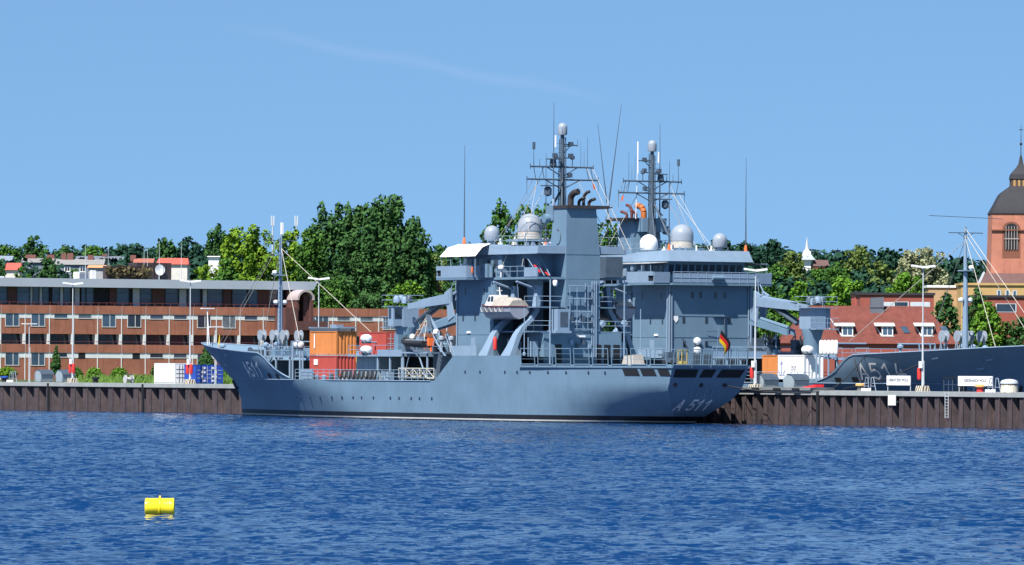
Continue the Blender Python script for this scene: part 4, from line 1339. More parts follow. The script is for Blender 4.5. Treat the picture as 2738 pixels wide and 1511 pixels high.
# lashing bar on top of the orange box
loc, rz = at_ship(-16.6, 4.0, 9.36)
t = thing('container_spreader', 'dark lifting frame lying on top of the orange container', 'lifting frame', loc, rz)
MB().box(-3.2, 3.3, .7, .95, .0, .3).box(-3.2, 3.3, -1.1, -.85, 0, .3).build('beam', GREYD, t)
MB().box(-3.3, -3.0, -1.2, 1.0, .3, .45).box(3.0, 3.3, -1.2, 1.0, .3, .45).box(.6, 2.0, -.4, .5, .3, .7).build('cross_beam', GREY2, t)

container('orange container on the deck of the second ship, next to the white ones', **sc(-7.9, -7.2 + 2.44, 4.25, True), m=CONT_O, L=3.0, group='containers on the ships', door=False) if False else None


def right_container(label, u_a, u_b, v_near, m, z=4.6, mark=None, second_mark=None):
    """stands on the second ship's deck; near side faces the pier"""
    loc, rz = tc(14.8 - u_b, -24 - v_near, z), ANG
    L = abs(u_b - u_a)
    c = container(label, loc, rz, m, L=L, group='containers on the ships', door=False)
    return c


# t grows to the right: the orange one stands left of the white one
def quayward(label, t0, t1, v, m, z, H=2.5):
    return container(label, tc(t0, -24 + v, z), ANG, m, L=t1 - t0, H=H, group='containers on the ships', door=False)


quayward('orange container on the A 514 deck, left of the white container', 22.2, 25.2, 6.4, CONT_O, 4.5)
cw = quayward('white container with blue anchor drawing on the A 514 deck', 25.3, 30.3, 6.4, CONT_W, 4.5)
mb = MB()
blue = mat('blue marking', (.02, .06, .35), .6)
mb.path([(.75, .03, .5), (.75, .03, 1.9)], .03, 4).path([(.2, .03, .95), (.3, .03, .55), (.75, .03, .4), (1.2, .03, .55), (1.35, .03, .95)], .03, 4).path([(.4, .03, 1.6), (1.1, .03, 1.75)], .03, 4)
mb.build('anchor_drawing', blue, cw)
mb = MB()
for x in (2.6, 3.15): mb.path([(x, .03, .95), (x, .03, 1.35), (x + .35, .03, 1.35), (x + .35, .03, .95), (x, .03, .95)], .025, 4)
mb.build('marking', GREYD, cw)

# ensign
loc, rz = at_ship(55.0, -.5, 5.85)
t = thing('ensign_flag', 'black red gold flag hanging slack at the ship stern', 'flag', loc, rz)
MB().tube((0, 0, 0), (.55, 0, 3.9), .035, .025).build('flagstaff', GREY2, t)
for k, m in enumerate((FLAGK, FLAGR, FLAGY)):
    mb = MB()
    vs, fs = [], []
    for j in range(3):
        for i in range(9):
            f = i / 8
            w = k + j / 2
            vs.append((.5 - .18 * f + .02 * w, -.1 - .75 * math.sin(f * 2.2) - .34 * (2.6 - w) * (.25 + .55 * f) + .06 * math.sin(7 * f + w), 3.5 - .40 * w - f * (1.9 - .15 * w)))
    for j in range(2):
        for i in range(8): fs.append((j * 9 + i, j * 9 + i + 1, j * 9 + 10 + i, j * 9 + 9 + i))
    mb.add(vs, fs).build('flag_stripe', m, t, smooth=60)

# mooring ropes
def mrope(label, pts):
    a, b = Vector(pts[0]), Vector(pts[1])
    mb = MB(False)
    pr = []
    for i in range(11):
        f = i / 10
        q = a + (b - a) * f
        q.z -= pts[2] * 4 * f * (1 - f)
        pr.append(tuple(q - a))
    mb.path(pr, .06, 5)
    o = mb.build('mooring_rope', ROPE, None, loc=a)
    tag(o, label, 'rope', 'mooring ropes of the ships')


mrope('dark mooring rope from the A 511 stern to the quay', (tc(54.0, 6.9, 3.9), tc(62.0, -1.0, 3.5), .5))
mrope('dark mooring rope along the A 514 bow, upper one', (tc(14.8 + 26, -24 + 7.0, 6.8), tc(62.0, -4.5, 3.5), .5))
mrope('dark mooring rope from the A 514 bow down past the number', (tc(14.8 + 28, -24 + 6.9, 7.0), tc(58.5, -3.0, 3.6), .3))
mrope('dark mooring rope crossing the dark A 514 bow', (tc(14.8 + 38, -24 + 6.3, 6.4), tc(60.5, -3.0, 3.6), .4))

# ------------------------------------------------------------------ things on the pier
def lamp(label, t0, c0=-1.5, case=True):
    t = thing('street_lamp', label, 'street lamp', tc(t0, c0, ZQ), ANG, 'tall lamps along the pier')
    MB().tube((0, 0, .4), (0, 0, 6.2), .105, .09, 10).tube((0, 0, 6.2), (0, 0, 12.0), .07, .055, 8).tube((.22, 0, .7), (.2, 0, 3.0), .05).build('pole', GALV, t)
    mb = MB()
    mb.hexa([(-.6, -.5, 0), (.6, -.5, 0), (.6, .5, 0), (-.6, .5, 0), (-.5, -.4, .58), (.5, -.4, .58), (.5, .4, .58), (-.5, .4, .58)])
    ft = mb.build('concrete_foot', mat('cream concrete', (.6, .55, .45), .8, .1, 1), t)
    mb = MB()
    for k in range(3):
        a = -.55 + k * .38
        p = lambda x, z: (x, .5 - .1 * z / .58 + .015, z)
        mb.quad(p(a, .03), p(a + .17, .03), p(min(a + .4, .5), .56), p(min(a + .23, .49), .56))
        q = lambda y, z: (.6 - .1 * z / .58 + .015, y, z)
        b = .45 - k * .34
        mb.quad(q(b, .03), q(b - .15, .03), q(max(b - .32, -.4), .56), q(max(b - .17, -.39), .56))
    mb.build('stripe', mat('dark hazard stripe', (.10, .075, .05), .8), ft)
    for s in (1, -1):
        MB().hexa([(-.2, s * .12, 11.95), (.2, s * .12, 11.95), (.2, s * 1.3, 12.1), (-.2, s * 1.3, 12.1), (-.16, s * .12, 12.15), (.16, s * .12, 12.15), (.16, s * 1.3, 12.28), (-.16, s * 1.3, 12.28)]).build('lamp_head', WHITE, t)
    MB().box(-.25, .2, .13, .3, 2.3, 2.95).build('notice_box', WHITE, t)
    if case:
        for s in ((-.5, .4) if t0 < 0 else (-.5,)):
            MB().lathe([(.1, 0), (.2, .08), (.22, .3), (.22, .95), (.18, 1.15), (.08, 1.22)], (s, .05, 1.15), 14).build('lifebuoy_case', REDP, t)


lamp('tall lamp on striped foot at the far left of the pier beside the grey skips', -109.8)
lamp('tall lamp on striped foot between the white and blue containers', -78.4)
lamp('tall lamp rising behind the orange container of A 511, its head before the big tree', -46.5, case=False)
lamp('tall lamp just right of the A 511 stern with a red lifebuoy case', 46.4)
lamp('tall lamp on striped foot standing between the two white name boards', 76.8)


def small_lamp(label, t0, c0, h):
    t = thing('short_lamp', label, 'street lamp', tc(t0, c0, ZQ), ANG, 'short T-shaped lamps on the pier')
    MB().tube((0, 0, 0), (0, 0, h), .07, .05, 8).tube((.25, 0, 0), (.25, 0, h * .6), .035).build('pole', GALV, t)
    MB().box(-.15, .15, -1.0, 1.0, h, h + .12).build('lamp_head', WHITE, t)


small_lamp('short T-shaped lamp at the left picture edge beside the conifer', -123.0, -2.0, 7.2)
small_lamp('short T-shaped lamp beside the blue container under the A 511 bow', -76.8, -4.0, 6.7)


def skip(label, t0, c0=-3.0, s=1.0):
    t = thing('waste_skip', label, 'skip', tc(t0, c0, ZQ), ANG, 'grey lidded waste skips on the pier')
    pf = [(-.85, .12), (.85, .12), (1.0, .95), (.55, 1.4), (-.35, 1.5), (-1.0, 1.05)]
    MB().prism(pf, lambda a, b: (a * s, 0, b * s), lambda a, b: (a * s, -1.7 * s, b * s)).build('body', SKIPM, t, smooth=0)
    MB().prism([(.55, 1.42), (1.05, .96), (1.1, 1.0), (.58, 1.5)], lambda a, b: (a * s, .03, b * s), lambda a, b: (a * s, -1.75 * s, b * s)).prism([(-.38, 1.52), (.55, 1.42), (.58, 1.5), (-.35, 1.6)], lambda a, b: (a * s, .03, b * s), lambda a, b: (a * s, -1.75 * s, b * s)).build('lid', GREYD, t, smooth=0)
    mb = MB()
    for y in (-.2, -1.5): mb.tube((1.0 * s, y * s, .5), (1.25 * s, y * s, .5), .06).lathe([(.12, -.05), (.12, .05)], (.7 * s, y * s, .12), 8, 'y')
    mb.build('bracket', GREYD, t)


skip('light grey skip left of its pair by the left lamp', -122.6)
skip('light grey skip right of its pair, nearest the left lamp', -116.6)
skip('grey skip beside the A 511 stern, left one of the two', 45.9, -2.2, 1.05)
skip('grey skip below the white deck container, right one of the two', 53.2 - 1.6, -2.2, 1.05)


def quay_rail(label, t0):
    t = thing('ladder_handrail', label, 'handrail', tc(t0, -.45, ZQ), ANG, 'pale handrails at the quay edge')
    mb = MB()
    for s in (-.62, .62):
        mb.path([(s - .5, -.25, 0), (s * .8 - .18, -.25, 1.35), (s * .8 + .18, -.25, 1.35), (s + .5, -.25, 0)], .045, 6)
        mb.tube((s - .4, -.25, .5), (s + .4, -.25, .5), .035)
    mb.build('hoop', RADOME, t)
    mb = MB()
    for k in range(4): mb.lathe([(.05, 0), (.13, .03), (.13, .25), (.05, .3)], (-.7 + .45 * k, .15, 0), 8)
    mb.build('foot_block', WHITE, t)


quay_rail('pale handrail hoops at the quay edge left of the grey skips', -124.9)
quay_rail('pale handrail hoops left of the first white name board', 68.7)
quay_rail('pale handrail hoops just right of the second white name board', 90.2)


def sign(label, t0, L, text, c0=-1.0):
    t = thing('name_board', label, 'sign', tc(t0, c0, ZQ), ANG, 'white name boards on the quay')
    MB().box(0, L, -.04, .04, .62, 1.55).build('board', WHITE, t)
    mb = MB().tube((.06, -.07, 0), (.06, -.07, 1.5), .04).tube((L - .06, -.07, 0), (L - .06, -.07, 1.5), .04)
    mb.build('post', GALV, t)
    cu = bpy.data.curves.new('lettering', 'FONT')
    cu.body, cu.size, cu.align_x, cu.extrude = text, .42, 'CENTER', .004
    tmp = bpy.data.objects.new('tmp', cu)
    COL.objects.link(tmp)
    bpy.context.view_layer.update()
    me = bpy.data.meshes.new_from_object(tmp.evaluated_get(bpy.context.evaluated_depsgraph_get()))
    bpy.data.objects.remove(tmp)
    w = max(v.co.x for v in me.vertices) - min(v.co.x for v in me.vertices)
    s = min(1.0, (L - .5) / w)
    for v in me.vertices: v.co = Vector((L / 2 + v.co.x * s, -.055 - v.co.z, 1.0 + v.co.y * .9))
    me.materials.clear()
    me.materials.append(BLACK)
    o = bpy.data.objects.new('lettering', me)
    COL.objects.link(o)
    o.parent = t


sign('white name board beside the A 514 number, shorter of the two', 71.3, 4.1, 'LIEBNITZEN MOLE')
sign('white name board near the right edge, longer of the two', 83.7, 5.8, 'GIEDEHASCH MOLE')
t = thing('white_plate', 'blank white plate fixed to the sheet piling below the shorter name board', 'sign', tc(73.3, .12, 2.0), ANG)
MB().box(0, 1.3, 0, .06, .05, 1.05).build('plate', WHITE, t)
MB().box(.1, .2, -.5, 0, .3, .5).box(1.1, 1.2, -.5, 0, .3, .5).build('bracket', GREYD, t)
t = thing('quay_ladder', 'dark rung ladder down the sheet piling near the right edge', 'ladder', tc(83.2, .12, 0), ANG)
mb = MB().tube((0, .05, .9), (0, .05, 3.4), .035).tube((.55, .05, .9), (.55, .05, 3.4), .035)
mb.build('stile', GALV, t)
mb = MB()
for k in range(9): mb.tube((0, .05, 1.0 + .28 * k), (.55, .05, 1.0 + .28 * k), .022)
mb.build('rung', GALV, t)


def bollard(label, t0, m1, m2):
    t = thing('mooring_bollard', label, 'bollard', tc(t0, -.8, ZQ), ANG, 'mooring bollards at the quay edge')
    MB().lathe([(.42, 0), (.34, .08), (.30, .4), (.34, .5)], (0, 0, 0), 14).build('post', m1, t)
    MB().lathe([(.34, 0), (.5, .04), (.5, .2), (.4, .26)], (0, 0, .5), 14).build('cap', m2, t)


YO = mat('ochre yellow paint', (.72, .42, .13), .6)
bollard('orange topped bollard left of the pale hoops by the A 514 number', 66.9, CONC, YO)
bollard('red bollard with orange top under the longer name board', 87.7, REDP, YO)
bollard('black and blue bollard left of the left handrail hoops', -127.5, BLACK, CONT_B)
bollard('dark low bollard on the quay left of the white container', -102.0, BLACK, BLACK)
t = thing('striped_drum', 'striped concrete drum with round metal lid near the right edge', 'drum', tc(92.3, -1.0, ZQ), ANG)
MB().lathe([(.85, 0), (.8, .75)], (0, 0, 0), 20).build('drum_base', mat('cream concrete', (.6, .55, .45)), t)
MB().lathe([(.86, 0), (.86, .12), (.75, .3), (.4, .42), (.05, .45)], (0, 0, .85), 20).build('lid', GALV, t)
MB().lathe([(.7, 0), (.7, .12)], (0, 0, .74), 18).build('neck', BLACK, t)
mb = MB()
for k in range(7):
    w = k * .9
    f = lambda a, z: ((.86 - .05 * z / .75) * math.cos(a), (.86 - .05 * z / .75) * math.sin(a), z)
    mb.quad(f(w, .02), f(w + .35, .02), f(w + .75, .73), f(w + .4, .73))
mb.build('stripe', MATS['dark hazard stripe'], t)
t = thing('cage_box', 'black mesh cage box on the quay between lamp and longer name board', 'cage', tc(74.8 + 4.2, -2.5, ZQ), ANG)
MB().box(0, 3.4, -1.2, 0, .05, .12).box(-.1, 3.5, -1.3, .1, 1.3, 1.42).box(1.8, 2.6, -.9, -.3, .1, .9).build('body', BLACK, t)
mb = MB()
for x in (0, .8, 1.5, 3.4):
    for y in (0, -1.2): mb.tube((x, y, .05), (x, y, 1.3), .04)
mb.tube((0, 0, .7), (3.4, 0, .7), .025)
mb.build('frame', GREYD, t)
t = thing('loading_ramp', 'bright red loading ramp lying on the quay right of the skips', 'ramp', tc(55.6, -1.5, ZQ), ANG)
MB().hexa([(0, -.5, .05), (2.2, -.9, .35), (2.2, .1, .35), (0, .5, .05), (0, -.5, .3), (2.2, -.9, .62), (2.2, .1, .62), (0, .5, .3)]).build('ramp', mat('signal red paint', (.75, .03, .04)), t)
MB().lathe([(.14, -.6), (.14, .6)], (.3, 0, .14), 10, 'y').build('roller', BLACK, t)
t = thing('landing_platform', 'grey concrete landing platform overhanging the quay edge beside the A 511 stern', 'platform', tc(43.5, -.4, ZQ), ANG)
MB().hexa([(0, -1.0, .03), (17.5, -1.0, .03), (16.0, .75, .03), (0, .75, .03), (0, -1.0, .32), (17.8, -1.0, .32), (16.3, .8, .32), (0, .8, .32)]).build('slab', CONCE, t)
mb = MB()
for x in (1.5, 5.5, 9.5, 13.0): mb.box(x, x + 1.2, .82, .95, .02, .25)
mb.build('fender_pad', RUBBER, t)
cont = container('white container with lattice of locking bars on the quay at left', tc(-89.9, -2.6, ZQ), ANG, CONT_W, L=5.4, H=2.45, group='containers on the quay')
MB().box(.14, 5.25, .012, .02, .18, 2.3).build('side_sheet', WHITE, cont)
cb = container('blue container with double doors towards the lamp on the quay under the bow', tc(-82.6, -2.9, ZQ), ANG, CONT_B, L=3.0, W=3.6, H=2.3, group='containers on the quay')
mb = MB()
for i, y in enumerate((-.75, -1.1, -2.2, -2.6)):
    for z in (.3, .8, 1.3, 1.8):
        if (i + int(z * 10)) % 3: mb.box(3.06, 3.08, y - .14, y + .1, z, z + .22)
mb.build('lettering', WHITE, cb)


def upright_net(label, t0):
    t = thing('cable_drum', label, 'drum', tc(t0, -2.5, ZQ), ANG)
    MB().lathe([(.5, -.5), (.5, -.4), (.25, -.38), (.25, .38), (.5, .4), (.5, .5)], (0, 0, .5), 14, 'y').build('drum', CANVASG, t)
    MB().path([(-.9, 0, 0), (-.9, 0, 1.1), (.9, 0, 1.1), (.9, 0, 0)], .05).build('frame', GREYD, t)


upright_net('small cable drum under a hoop on the quay left of the white container', -96.5)

# yellow buoy
bx, bY = (405 - CXP) / FPX * 232.0 - .03, 232.0
t = thing('mooring_buoy', 'bright yellow barrel buoy floating on the open water', 'buoy', (bx + .36, bY, .02), 0)
mb = MB(False).lathe([(.24, -.54), (.31, -.52), (.325, -.44), (.315, -.39), (.32, -.05), (.30, -.02)], (0, 0, .27), 28, 'x')
mb.build('float_half', BUOYY, t)
mb = MB(False).lathe([(.30, .02), (.325, .06), (.315, .12), (.32, .42), (.325, .47), (.31, .52), (.24, .54)], (0, 0, .27), 28, 'x')
mb.build('float_half', BUOYY, t)
MB(False).lathe([(.295, -.04), (.35, -.02), (.35, .02), (.295, .04)], (0, 0, .27), 28, 'x').build('middle_band', BUOYY, t)
MB(False).lathe([(.32, -.49), (.332, -.48), (.332, -.06), (.32, -.05)], (0, 0, .262), 28, 'x').build('tmp', BLACK, None) if False else None
MB(False).box(-.03, .03, -.04, .04, .6, .68).build('lifting_eye', BUOYY, t)


# ------------------------------------------------------------------ brick office block on the left
X0, Y0 = -62.5, 1000.0


def wpx(px):
    rx = (px - CXP + ROLL * (-130)) / FPX
    return (rx * Y0 - X0) / (.8660254 - .5 * rx)


CURT = mat('curtained glass', (.13, .155, .18), .2, .4, .5, spec=.6)
W0 = wpx(2)
BAY = (wpx(641.4) - W0) / 10.0
off = thing('office_block', 'long russet panelled office block with pale window strips and flat grey roof', 'office building', (X0, Y0, 3.3), R(30))
GZ = 3.3
zz = lambda z: z - GZ
wa, wb, wtop = W0 - 5 * BAY, wpx(1260), wpx(838)
NB = int((wb - wa) / BAY) + 1
rnd = random.Random(4)
for z0, z1, nm in ((2.6, 6.7, 'wall'), (7.55, 8.85, 'parapet'), (10.45, 12.85, 'wall'), (13.62, 14.9, 'parapet')):
    mb = MB()
    for k in range(NB):
        x = wa + k * BAY
        mb.box(x + .07, x + BAY - .07, -.4, 0 if nm == 'wall' else .12, zz(z0), zz(z1))
        if rnd.random() < .5:
            xm = x + BAY * .5
            mb.box(xm - .02, xm + .02, 0, .13 if nm == 'parapet' else .012, zz(z0) + .05, zz(z1) - .05)
    mb.build(nm, BRICK, off, smooth=0)
mb = MB()
for k in range(NB + 1): mb.box(wa + k * BAY - .06, wa + k * BAY + .06, -.4, .06, zz(2.6), zz(14.7))
mb.build('joint_strip', PALEP, off, smooth=0)
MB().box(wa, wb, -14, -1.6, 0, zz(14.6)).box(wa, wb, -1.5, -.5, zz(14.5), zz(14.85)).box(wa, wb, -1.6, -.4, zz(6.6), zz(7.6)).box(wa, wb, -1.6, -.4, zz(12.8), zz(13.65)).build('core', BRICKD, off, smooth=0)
# pale strips with windows
for row, (zs, ze) in enumerate(((12.87, 13.6), (6.72, 7.53))):
    mb = MB()
    for k in range(NB):
        x = wa + k * BAY
        kk = k - 5
        kind = 'w' if kk % 4 in (0, 1) else 's'
        if row == 1:
            if kk in (3,): kind = 'd'
            elif kk in (4,): kind = 'n'
            elif kk == 5: kind = 'e'
            elif kk > 9: kind = 's'
        if kind == 'n':
            mb.box(x, x + BAY, -.3, .03, zz(zs), zz(ze)); continue
        lo, hi = (.18, .76) if kk % 2 == 0 or kind == 's' else (.24, .82)
        if kind in 'de': lo, hi = ((.2, .5) if kind == 'd' else (.46, .78))
        mb.box(x, x + lo * BAY, -.3, .03, zz(zs), zz(ze))
        mb.box(x + hi * BAY, x + BAY, -.3, .03, zz(zs), zz(ze))
        if kind in 'de':
            d = MB().box(x + lo * BAY + .1, x + hi * BAY - .1, -.3, -.1, zz(3.3), zz(6.6)).build('door', mat('faded pink door', (.36, .16, .14)), off)
            MB().box(x + lo * BAY, x + hi * BAY, -.35, .02, zz(6.6), zz(7.5)).build('pane', VOID, d)
            continue
        zb = ze - (1.95 if kind == 'w' else .66)
        fr = MB()
        a, b = x + lo * BAY, x + hi * BAY
        fr.box(a, b, -.25, .07, zz(zb) - .1, zz(zb)).box(a, a + .09, -.25, .05, zz(zb), zz(ze)).box(b - .09, b, -.25, .05, zz(zb), zz(ze)).box(a, b, -.25, .05, zz(ze) - .06, zz(ze))
        if kind == 'w': fr.box(a + (b - a) * .55, a + (b - a) * .55 + .1, -.2, .04, zz(zb), zz(ze))
        w = fr.build('window', LIME, off)
        MB().box(a + .05, b - .05, -.22, .015, zz(zb) + .01, zz(ze) - .03).build('pane', (GLASSB, GLASSB, GLASS, CURT)[rnd.randrange(4)], w)
    mb.build('pale_strip', PALEP, off, smooth=0)
# recessed balcony floor
MB().box(wa, wb, -1.7, -1.3, zz(8.6), zz(10.5)).build('balcony_glazing', GLASS, off)
mb = MB()
for k in range(NB * 2): mb.box(wa + k * BAY / 2 + .3, wa + k * BAY / 2 + .42, -1.3, -1.24, zz(8.8), zz(10.4))
mb.box(wa, wb, .02, .07, zz(9.25), zz(9.31))
mb.build('balcony_railing', mat('dull red railing', (.18, .06, .05)), off)
for k in range(NB):
    x = wa + k * BAY
    MB().hexa([(x - .22, -1.2, zz(8.85)), (x + .06, -1.2, zz(8.85)), (x + .06, .05, zz(8.85)), (x - .22, .05, zz(8.85)), (x - .4, -1.2, zz(10.45)), (x + .1, -1.2, zz(10.45)), (x + .1, .05, zz(10.45)), (x - .4, .05, zz(10.45))]).build('fin', PALEP, off)
# top floor
tops = [(-60, 30, 'g'), (31, 55, 'b'), (56, 90, 'g'), (91, 96, 'p'), (98, 115, 'g'), (116, 122, 'p'), (124, 141, 'g'), (142, 150, 'v'), (150, 170, 'g'), (171, 178, 'p'), (180, 200, 'g'), (201, 210, 'v'), (210, 222, 'p'), (228, 240, 'g'), (241, 261, 'g'), (262, 302, 'v'), (304, 321, 'b'), (322, 356, 'g'), (360, 365, 'v'), (366, 383, 'p'), (385, 416, 'g'), (418, 451, 'b'), (453, 487, 'g'), (490, 508, 'p'), (512, 547, 'g'), (553, 563, 'p'), (565, 606, 'g'), (608, 629, 'b'), (632, 672, 'g'), (674, 700, 'g'), (700, 730, 'b'), (730, 770, 'g')]
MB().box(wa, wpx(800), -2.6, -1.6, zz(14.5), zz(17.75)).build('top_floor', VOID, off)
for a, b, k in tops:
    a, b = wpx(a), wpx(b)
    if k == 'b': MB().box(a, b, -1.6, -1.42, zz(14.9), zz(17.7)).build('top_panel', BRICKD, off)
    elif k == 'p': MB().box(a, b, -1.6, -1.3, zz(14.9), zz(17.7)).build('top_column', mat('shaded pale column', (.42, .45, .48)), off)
    elif k == 'g':
        f = MB().box(a, b, -1.6, -1.44, zz(15.0), zz(15.15)).box(a, b, -1.6, -1.44, zz(16.9), zz(17.0)).box(a, a + .1, -1.6, -1.44, zz(15), zz(17.7)).box(b - .1, b, -1.6, -1.44, zz(15), zz(17.7)).build('window', GREYD, off)
        MB().box(a + .1, b - .1, -1.6, -1.5, zz(15.15), zz(17.7)).build('pane', GLASSB, f)
mb = MB()
for i in range(int((wpx(800) - wa) / 1.4)): mb.tube((wa + i * 1.4, -.1, zz(14.9)), (wa + i * 1.4, -.1, zz(15.35)), .03, n=4)
mb.tube((wa, -.1, zz(15.35)), (wpx(800), -.1, zz(15.35)), .035, n=4).build('roof_terrace_railing', MATS['dull red railing'], off)
MB().hexa([(wa, -14, zz(17.7)), (wpx(836), -14, zz(17.7)), (wpx(832), .75, zz(17.75)), (wa, .75, zz(17.75)), (wa, -14, zz(18.9)), (wtop + .5, -14, zz(18.9)), (wtop + .5, .6, zz(19.1)), (wa, .6, zz(19.1))]).build('roof', ROOFG, off)
# stair tower with barrel roof
ta, tb = wpx(766), wpx(809)
arch = lambda r0, zc: [(ta + (tb - ta) / 2 - (tb - ta) / 2 * math.cos(q * math.pi / 14) * r0, zc + (tb - ta) / 2 * math.sin(q * math.pi / 14) * r0 * 1.05) for q in range(15)]
outer, inner = arch(1.08, 16.1), arch(.86, 16.1)
mb = MB()
for i in range(14):
    (x0, z0), (x1, z1), (x2, z2), (x3, z3) = outer[i], outer[i + 1], inner[i + 1], inner[i]
    mb.prism([(x0, z0), (x1, z1), (x2, z2), (x3, z3)], lambda a, b: (a, .2, zz(b)), lambda a, b: (a, 3.9, zz(b)))
mb.build('barrel_roof', mat('pinkish grey metal', (.40, .33, .33), .6), off)
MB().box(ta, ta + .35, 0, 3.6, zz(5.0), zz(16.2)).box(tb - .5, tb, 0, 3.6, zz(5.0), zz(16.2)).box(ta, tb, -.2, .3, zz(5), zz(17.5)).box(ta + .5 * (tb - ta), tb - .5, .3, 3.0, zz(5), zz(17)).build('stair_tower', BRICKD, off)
MB().box(ta - .6, wpx(840), 2.2, 4.4, zz(11.35), zz(12.75)).box(ta - 2.2, ta, .2, 3.8, zz(10.6), zz(14.9)).build('stair_balcony', BRICKD, off)
# roof pieces
def roofbox(nm, p0, p1, y0, y1, m, depth=3, v=-5):
    a, b = wpx(p0), wpx(p1)
    Yl = Y0 + (a + b) / 4 - v * .866
    z1, z0 = at_y((p0 + p1) / 2, y0, Yl)[1], at_y((p0 + p1) / 2, y1, Yl)[1]
    return MB().box(a, b, v - depth, v, zz(z0), zz(z1)).build(nm, m, off)
roofbox('plant_room', 404, 496, 703, 755, mat('dark plant room', (.045, .032, .036), .7, .15, .5))
roofbox('chimney', 241, 250, 727, 752, WHITE, 1)
roofbox('chimney', 252, 274, 733, 752, WALLB, 2)
roofbox('chimney', 285, 294, 723, 752, WHITE, 1)
roofbox('roof_light', 20, 48, 739, 752, WHITE, 3)
def on_roof(px, v): return wpx(px), v
x = wpx(462)
MB().lathe([(.05, -.25), (.5, -.1), (.85, .12), (.86, .16), (.05, .0)], (x, -4.7, zz(20.7)), 18, 'y').tube((x, -5.0, zz(19)), (x, -5, zz(20.6)), .06).build('satellite_dish', WHITE, off)
for px, yt in ((258, 652), (319, 655), (415, 660), (424, 655), (456, 645), (515, 650)):
    Yl = Y0 + wpx(px) / 2 + 3
    MB().tube((wpx(px), -4, zz(19)), (wpx(px), -4, zz(at_y(px, yt, Yl)[1])), .06, .02, 5).build('antenna', GALV, off)

# ------------------------------------------------------------------ houses on the slope behind
def house(label, p0, p1, yr, ye, yb, Y, roofm, wallm, depth=9.0, hip=0.0, cat='house', windows=(), chims=(), group='houses behind the office block', name='house'):
    xa, xb = (p0 - CXP) / FPX * Y, (p1 - CXP) / FPX * Y
    pc = (p0 + p1) / 2
    zr, ze, zb = (at_y(pc, q, Y)[1] for q in (yr, ye, yb))
    xa, xb = at_y(p0, ye, Y)[0], at_y(p1, ye, Y)[0]
    zb = min(zb, hill_z((xa + xb) / 2, Y) - 1)
    t = thing(name, label, cat, ((xa + xb) / 2, Y, zb), 0, group)
    w = (xb - xa) / 2
    MB().box(-w + .3, w - .3, -depth, 0, 0, ze - zb).build('wall', wallm, t)
    h = w * hip
    rf = MB().add([(-w, .4, ze - zb), (w, .4, ze - zb), (w, -depth - .4, ze - zb), (-w, -depth - .4, ze - zb), (-w + h, -depth / 2, zr - zb), (w - h, -depth / 2, zr - zb)],
                  [(0, 1, 5, 4), (1, 2, 5), (2, 3, 4, 5), (3, 0, 4), (0, 3, 2, 1)]).build('roof', roofm, t, smooth=0)
    for (c0, c1, y0) in chims:
        a, b = at_y(c0, y0, Y)[0] - t.location.x, at_y(c1, y0, Y)[0] - t.location.x
        zt = at_y((c0 + c1) / 2, y0, Y)[1] - zb
        c = MB().box(a, b, -depth / 2 - .5, -depth / 2 + .6, (ze + zr) / 2 - zb, zt).build('chimney', mat('chimney brick', (.17, .07, .06), .8), rf)
    for (c0, c1, y0, y1) in windows:
        a, b = at_y(c0, y0, Y)[0] - t.location.x, at_y(c1, y0, Y)[0] - t.location.x
        z0, z1 = at_y(c0, y1, Y)[1] - zb, at_y(c0, y0, Y)[1] - zb
        f = MB().box(a, b, -.1, .06, z0, z1).build('window', WHITE, t)
        MB().box(a + (b - a) * .12, a + (b - a) * .46, 0, .08, z0 + .2, z1 - .15).box(a + (b - a) * .54, a + (b - a) * .88, 0, .08, z0 + .2, z1 - .15).build('pane', GLASS, f)
    return t


house('grey roofed house at the left picture edge', -30, 32, 683, 697, 745, 1330, mat('blue grey roof', (.22, .26, .32), .6), WALLB)
house('small house with bright red roof at far left', 10, 56, 702, 722, 745, 1200, ROOFRB, mat('off white plaster', (.6, .57, .52), .8), hip=.15)
house('long low house with pale grey roof behind the left trees', 55, 150, 689, 702, 745, 1320, ROOFT, WALLB, chims=((64, 92, 680), (122, 142, 680)))
house('blue grey house with two bright windows and long grey roof', 146, 278, 692, 708, 745, 1240, ROOFT, WALLB, windows=((172, 188, 713, 727), (213, 229, 712, 728)), chims=((160, 173, 676), (176, 192, 676), (231, 246, 681)))
house('house with orange awning edge right of the two bright windows', 232, 282, 708, 716, 745, 1150, mat('orange awning', (.62, .30, .14), .8), mat('grey plaster', (.34, .35, .37), .8))
house('house with slate roof and brick chimneys behind the long grey roof', 200, 330, 684, 696, 745, 1420, mat('slate blue roof', (.15, .17, .21), .6), WALLB, chims=((270, 284, 679), (308, 320, 686)))
house('white gabled house with dull red roof beside the dark plant room', 355, 410, 690, 705, 745, 1190, mat('dull red roof', (.34, .12, .08), .8), mat('off white plaster', (.6, .57, .52)), chims=((345, 360, 681),))
house('house with bright red roof behind the dark plant room', 416, 505, 689, 707, 745, 1170, ROOFRB, mat('off white plaster', (.6, .57, .52)), hip=.12)
house('small white flat roofed block among the trees left of the foremast', 553, 590, 684, 687, 740, 1150, WHITE, WHITE, depth=6)

# radio mast behind the trees
for lb, pxm in (('slim aerial mast just right of the A 511 foremast top', 792), ('slim aerial mast just left of the A 511 foremast top', 729)):
    t = thing('radio_mast', lb, 'radio mast', (*(at_y(pxm, 600, 1250)[0], 1250), hill_z(-40, 1250)), 0, 'aerial masts above the yellow green trees')
    zt = at_y(pxm, 577, 1250)[1] - t.location.z
    MB().tube((0, 0, 0), (0, 0, zt - 1), .25, .12, 8).build('pole', GALV, t)
    for x, y in ((-.22, .1), (.22, .1)): MB().box(x - .12, x + .12, y - .1, y + .1, zt - 1.9, zt).build('aerial', GALV, t)

